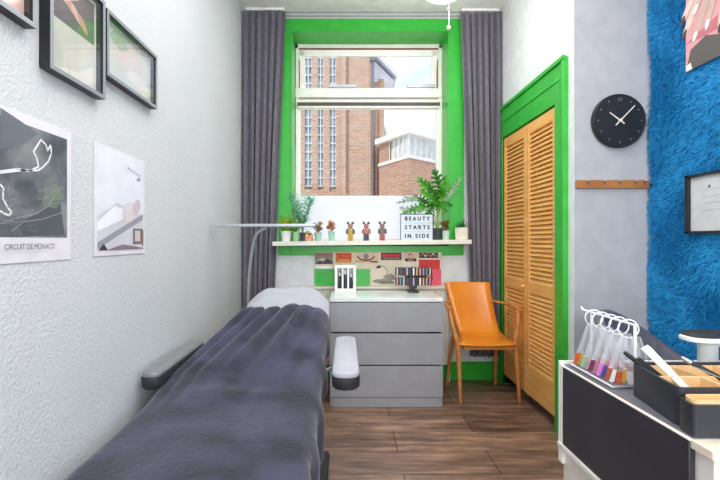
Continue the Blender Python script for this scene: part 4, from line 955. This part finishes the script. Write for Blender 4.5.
# ring rack with nail colour samples
rk = thing('ring_rack', 'white wire rack on a tray holding rings of nail colour samples', 'rack', (.87, 1.38, zd))
M_wire = mat('white_wire', (236, 236, 236), .35)
m_ = MB(); m_.box((.800, 1.272, zd), (.955, 1.50, zd+.004)); m_.build('tray', M_mt, rk)
m_ = MB(); m_.tube([(.800, 1.272, zd+.007), (.955, 1.272, zd+.007), (.955, 1.50, zd+.007), (.800, 1.50, zd+.007)], .0035, 8, closed=True)
m_.build('tray_rim', M_wire, rk, smooth=True)
m_ = MB(); m_.tube([(.872, 1.275, zd+.004), (.872, 1.275, .945)], .0045, 8); m_.tube([(.872, 1.50, zd+.004), (.872, 1.50, .948)], .0045, 8); m_.tube([(.872, 1.275, .944), (.872, 1.55, .944), (.872, 1.565, .952)], .004, 8); m_.build('wire_frame', M_wire, rk, smooth=True)
M_tipc = mat('clear_stick', (236, 238, 244), .25, alpha=.2)
tipc = [(206, 92, 60), (226, 180, 90), (236, 236, 236), (206, 214, 214), (140, 190, 160), (232, 196, 200), (236, 214, 216), (190, 90, 110), (110, 60, 90), (226, 150, 170), (230, 40, 90), (230, 70, 60), (206, 120, 200), (90, 100, 170), (240, 200, 210), (196, 60, 40), (160, 80, 50), (240, 240, 240)]
RL = ['ring of clear nail sample sticks hanging farthest along the rack', 'ring of nail sample sticks hanging second from the far end', 'ring of nail sample sticks with pale pink tips, middle of rack', 'ring of nail sample sticks with red pink tips, second from near end', 'ring of nail sample sticks hanging at the near end of rack']
for i, yy in enumerate((1.485, 1.44, 1.395, 1.35, 1.305)):
    t = thing('sample_ring', RL[i], 'nail samples', (.872, yy, .94), 'nail sample rings on the wire rack')
    m_ = MB(); rr_ = .028; m_.tube([(.872+rr_*math.cos(w)*.9, yy-rr_*math.cos(w)*.35, .927+rr_*math.sin(w)) for w in [2*PI*k/28 for k in range(28)]], .0022, 6, closed=True); m_.build('ring', M_wire, t, smooth=True)
    ns = 9
    for j in range(ns):
        fan = (j-(ns-1)/2)*.07; bx = Vector((.872+fan*.10, yy-.01+.004*(j % 2), .905)); d = Vector((math.sin(fan)*.9, -.35*math.sin(fan), -math.cos(fan))); L = .145+.004*(j % 3)
        s = Vector((math.cos(fan), -.3, 0)).normalized()*.0065
        m_ = MB(); m_.prism([bx-s*.5, bx+s*.5, bx+d*L*.72+s, bx+d*L*.72-s], (0, .0012, 0)); st = m_.build('sample_stick', M_tipc, t)
        m_ = MB(); m_.prism([bx+d*L*.72-s, bx+d*L*.72+s, bx+d*L*.97+s, bx+d*L+s*.0, bx+d*L*.97-s], (0, .002, 0)); k = (i*4+j) % 18; m_.build('colour_tip', C('np%d' % k, tipc[k], .2), st)
# organiser
og = thing('desk_organiser', 'black desk organiser with light wood compartments on the manicure desk', 'organiser', (1.05, 1.1, zd))
M_bam = mat('bamboo', (222, 184, 132), .5, noise=4, rgb2=(232, 198, 150), stretch=(1, 8, 1))
def rbox(x0, y0, x1, y1, z0, z1, r, th, m, name, parent, floor=.01):
    def ring(off, z):
        pts = []
        for cx_, cy_, a0 in ((x0+r, y0+r, PI), (x1-r, y0+r, 1.5*PI), (x1-r, y1-r, 0), (x0+r, y1-r, PI/2)):
            for k in range(7): a = a0+PI/2*k/6; pts.append((cx_+(r-off)*math.cos(a), cy_+(r-off)*math.sin(a), z))
        return pts
    rings = [ring(0, z0), ring(0, z1), ring(th, z1), ring(th, z0+floor)]; n = 28; mb = MB(); mb.v = [(p[0]+(p[1]-.958)*.16*(1-(p[0]-x0)/(x1-x0)), p[1], p[2]) for q_ in rings for p in q_]
    mb.f = [(i*n+k, i*n+(k+1) % n, (i+1)*n+(k+1) % n, (i+1)*n+k) for i in range(3) for k in range(n)]+[tuple(range(n))[::-1], tuple(3*n+k for k in range(n))]; mb.m = [0]*len(mb.f)
    return mb.build(name, m, parent, smooth=True)
M_og = mat('organiser_black', (44, 46, 54), .4)
rbox(.788, 1.015, 1.40, 1.235, zd, .845, .02, .008, M_og, 'upper_box', og)
rbox(.786, .958, 1.40, 1.0145, zd, .826, .014, .007, M_og, 'lower_tray', og, .05)
m_ = MB(); 
for a, b in [((.822, 1.125, zd+.012), (1.39, 1.131, .838)), ((.945, 1.024, zd+.012), (.951, 1.227, .836)), ((1.06, 1.024, zd+.012), (1.066, 1.227, .838)), ((1.2, 1.024, zd+.012), (1.206, 1.227, .838)), ((.815, 1.024, zd+.012), (1.39, 1.028, .838)), ((.838, 1.222, zd+.012), (1.39, 1.226, .838)), ((.83, 1.03, .79), (1.39, 1.226, .797))]: m_.box(a, b)
m_.build('wood_dividers', M_bam, og, bevel=.001)
rbox(.794, .965, 1.39, 1.008, .815, .834, .016, .006, M_bam, 'wood_tray', og, .008)
# tools standing in the organiser
def stick(name, label, p0, p1, r, m, cap=None, flat=1, cat='pen'):
    t = thing(name, label, cat, p0, 'tools in the desk organiser'); d = Vector(p1)-Vector(p0)
    m_ = MB(); m_.tube([p0, Vector(p0)+d*.85], r, 12, flat=flat); m_.build('body', m, t, smooth=True)
    m_ = MB(); m_.tube([Vector(p0)+d*.85, Vector(p0)+d*.97, Vector(p1)], [r*1.02, r, r*.6], 12, flat=flat); m_.build('cap', cap or m, t, smooth=True)
def Q(px, py, d): return P(px, py, d)
stick('brush_pen', 'black pen leaning at far left of the organiser, round tipped', (.885, 1.16, .80), Q(624, 352, 1.24), .0065, M_black)
stick('brush_pen', 'short black pen behind the white file in the organiser', (.90, 1.17, .80), Q(637, 358, 1.22), .0065, M_black)
stick('brush_pen', 'black brush with silver tip leaning in the middle of the organiser', (1.05, 1.10, .80), Q(681, 357, 1.16), .0065, M_black, M_chrome)
stick('brush_pen', 'thin grey tweezers leaning beside the black brush', (1.075, 1.10, .80), Q(692, 366, 1.14), .004, M_metal, None, .5, 'tweezers')
nf = thing('nail_file', 'wide white handheld tool leaning in the left of the organiser', 'nail file', (.895, 1.10, .80), 'tools in the desk organiser')
a, b = Vector((.895, 1.09, .80)), Q(648, 350, 1.18); d = (b-a).normalized(); s = Vector((1, .3, .55)).cross(Vector((0, 1, 0))).normalized(); s = d.cross(Vector((0, -1, .2))).normalized()*.013
m_ = MB(); m_.prism([a-s*.8, a+s*.8, b+s, b-s], (0, .012, .004)); m_.build('body', C('tool_ivory', (206, 204, 200), .4), nf, bevel=.003)
m_ = MB(); e = b+d*.004; m_.prism([b-s*.95, b+s*.95, e+s*.9, e-s*.9], (0, .011, .0035)); m_.build('end_cap', C('tool_tip', (226, 226, 222), .4), nf)
# hand rest
hre = thing('hand_rest', 'white hand rest with black padded top on the desk', 'hand rest', (1.28, 1.42, zd))
for xc in (1.215, 1.40):
    m_ = MB(); m_.lathe([(.040, 0), (.040, .004), (.030, .012), (.030, .09), (.040, .105), (.045, .112), (0, .112)], (xc, 1.42, zd), 20, sy=.8); m_.build('pedestal', M_white, hre, smooth=True)
def loftoval(x0, x1, y0, y1, levels, name, m, par):
    mb = MB(); n = 40; cx_, cy_ = (x0+x1)/2, (y0+y1)/2; rx, ry = (x1-x0)/2, (y1-y0)/2
    for off, z in levels:
        for k in range(n):
            w = 2*PI*k/n; c_, s_ = math.cos(w), math.sin(w); e_ = .55
            mb.v.append((cx_+math.copysign(abs(c_)**e_, c_)*(rx-off), cy_+math.copysign(abs(s_)**e_, s_)*(ry-off), z))
    N = len(levels); mb.f = [(i*n+k, i*n+(k+1) % n, (i+1)*n+(k+1) % n, (i+1)*n+k) for i in range(N-1) for k in range(n)]+[tuple(range(n))[::-1], tuple((N-1)*n+k for k in range(n))]; mb.m = [0]*len(mb.f)
    return mb.build(name, m, par, smooth=True)
loftoval(1.135, 1.49, 1.365, 1.475, [(.01, zd+.108), (0, zd+.112), (0, zd+.122), (.006, zd+.126)], 'top_plate', M_white, hre)
loftoval(1.14, 1.485, 1.368, 1.472, [(.004, zd+.126), (0, zd+.131), (.006, zd+.138), (.025, zd+.142)], 'cushion', M_blackm, hre)

# grey tub chair between desk and alcove wall
tb = thing('tub_chair', 'dark grey tub chair behind the manicure desk, below the hook rail', 'chair', (1.43, 1.93, 0))
M_tub = mat('grey_leatherette', (92, 92, 104), .5)
m_ = MB(); cxc, cyc, R_ = 1.43, 1.93, .235; n = 48; a0, a1 = math.radians(-40), math.radians(285); pk = math.radians(128)
sec = []
for i in range(n+1):
    a = a0+(a1-a0)*i/n; da = abs(a-pk); ztop = .58+.275*max(0, math.cos(min(PI/2, da*.62)))**2.2
    ring = []
    for (off, z) in ((0, .36), (0, ztop-.02), (.01, ztop-.005), (.025, ztop), (.04, ztop-.005), (.05, ztop-.02), (.05, .36)):
        r = R_+.03*(z-.36)-off; ring.append((cxc+r*math.cos(a)*1.05, cyc+r*math.sin(a), z))
    sec.append(ring)
K = 7; m_.v = [p for r in sec for p in r]; m_.f = [(i*K+k, i*K+(k+1) % K, (i+1)*K+(k+1) % K, (i+1)*K+k) for i in range(n) for k in range(K)]+[tuple(range(K))[::-1], tuple(n*K+k for k in range(K))]; m_.m = [0]*len(m_.f)
m_.build('backrest', M_tub, tb, smooth=True)
m_ = MB(); m_.lathe([(0, .36), (.18, .36), (.185, .38), (.18, .45), (.15, .465), (0, .47)], (cxc, cyc, 0), 32); m_.build('seat', M_tub, tb, smooth=True)
m_ = MB(); m_.lathe([(.18, .0), (.19, .012), (.03, .03), (.03, .36)], (cxc, cyc, 0), 28); m_.build('pedestal', M_chrome, tb, smooth=True)
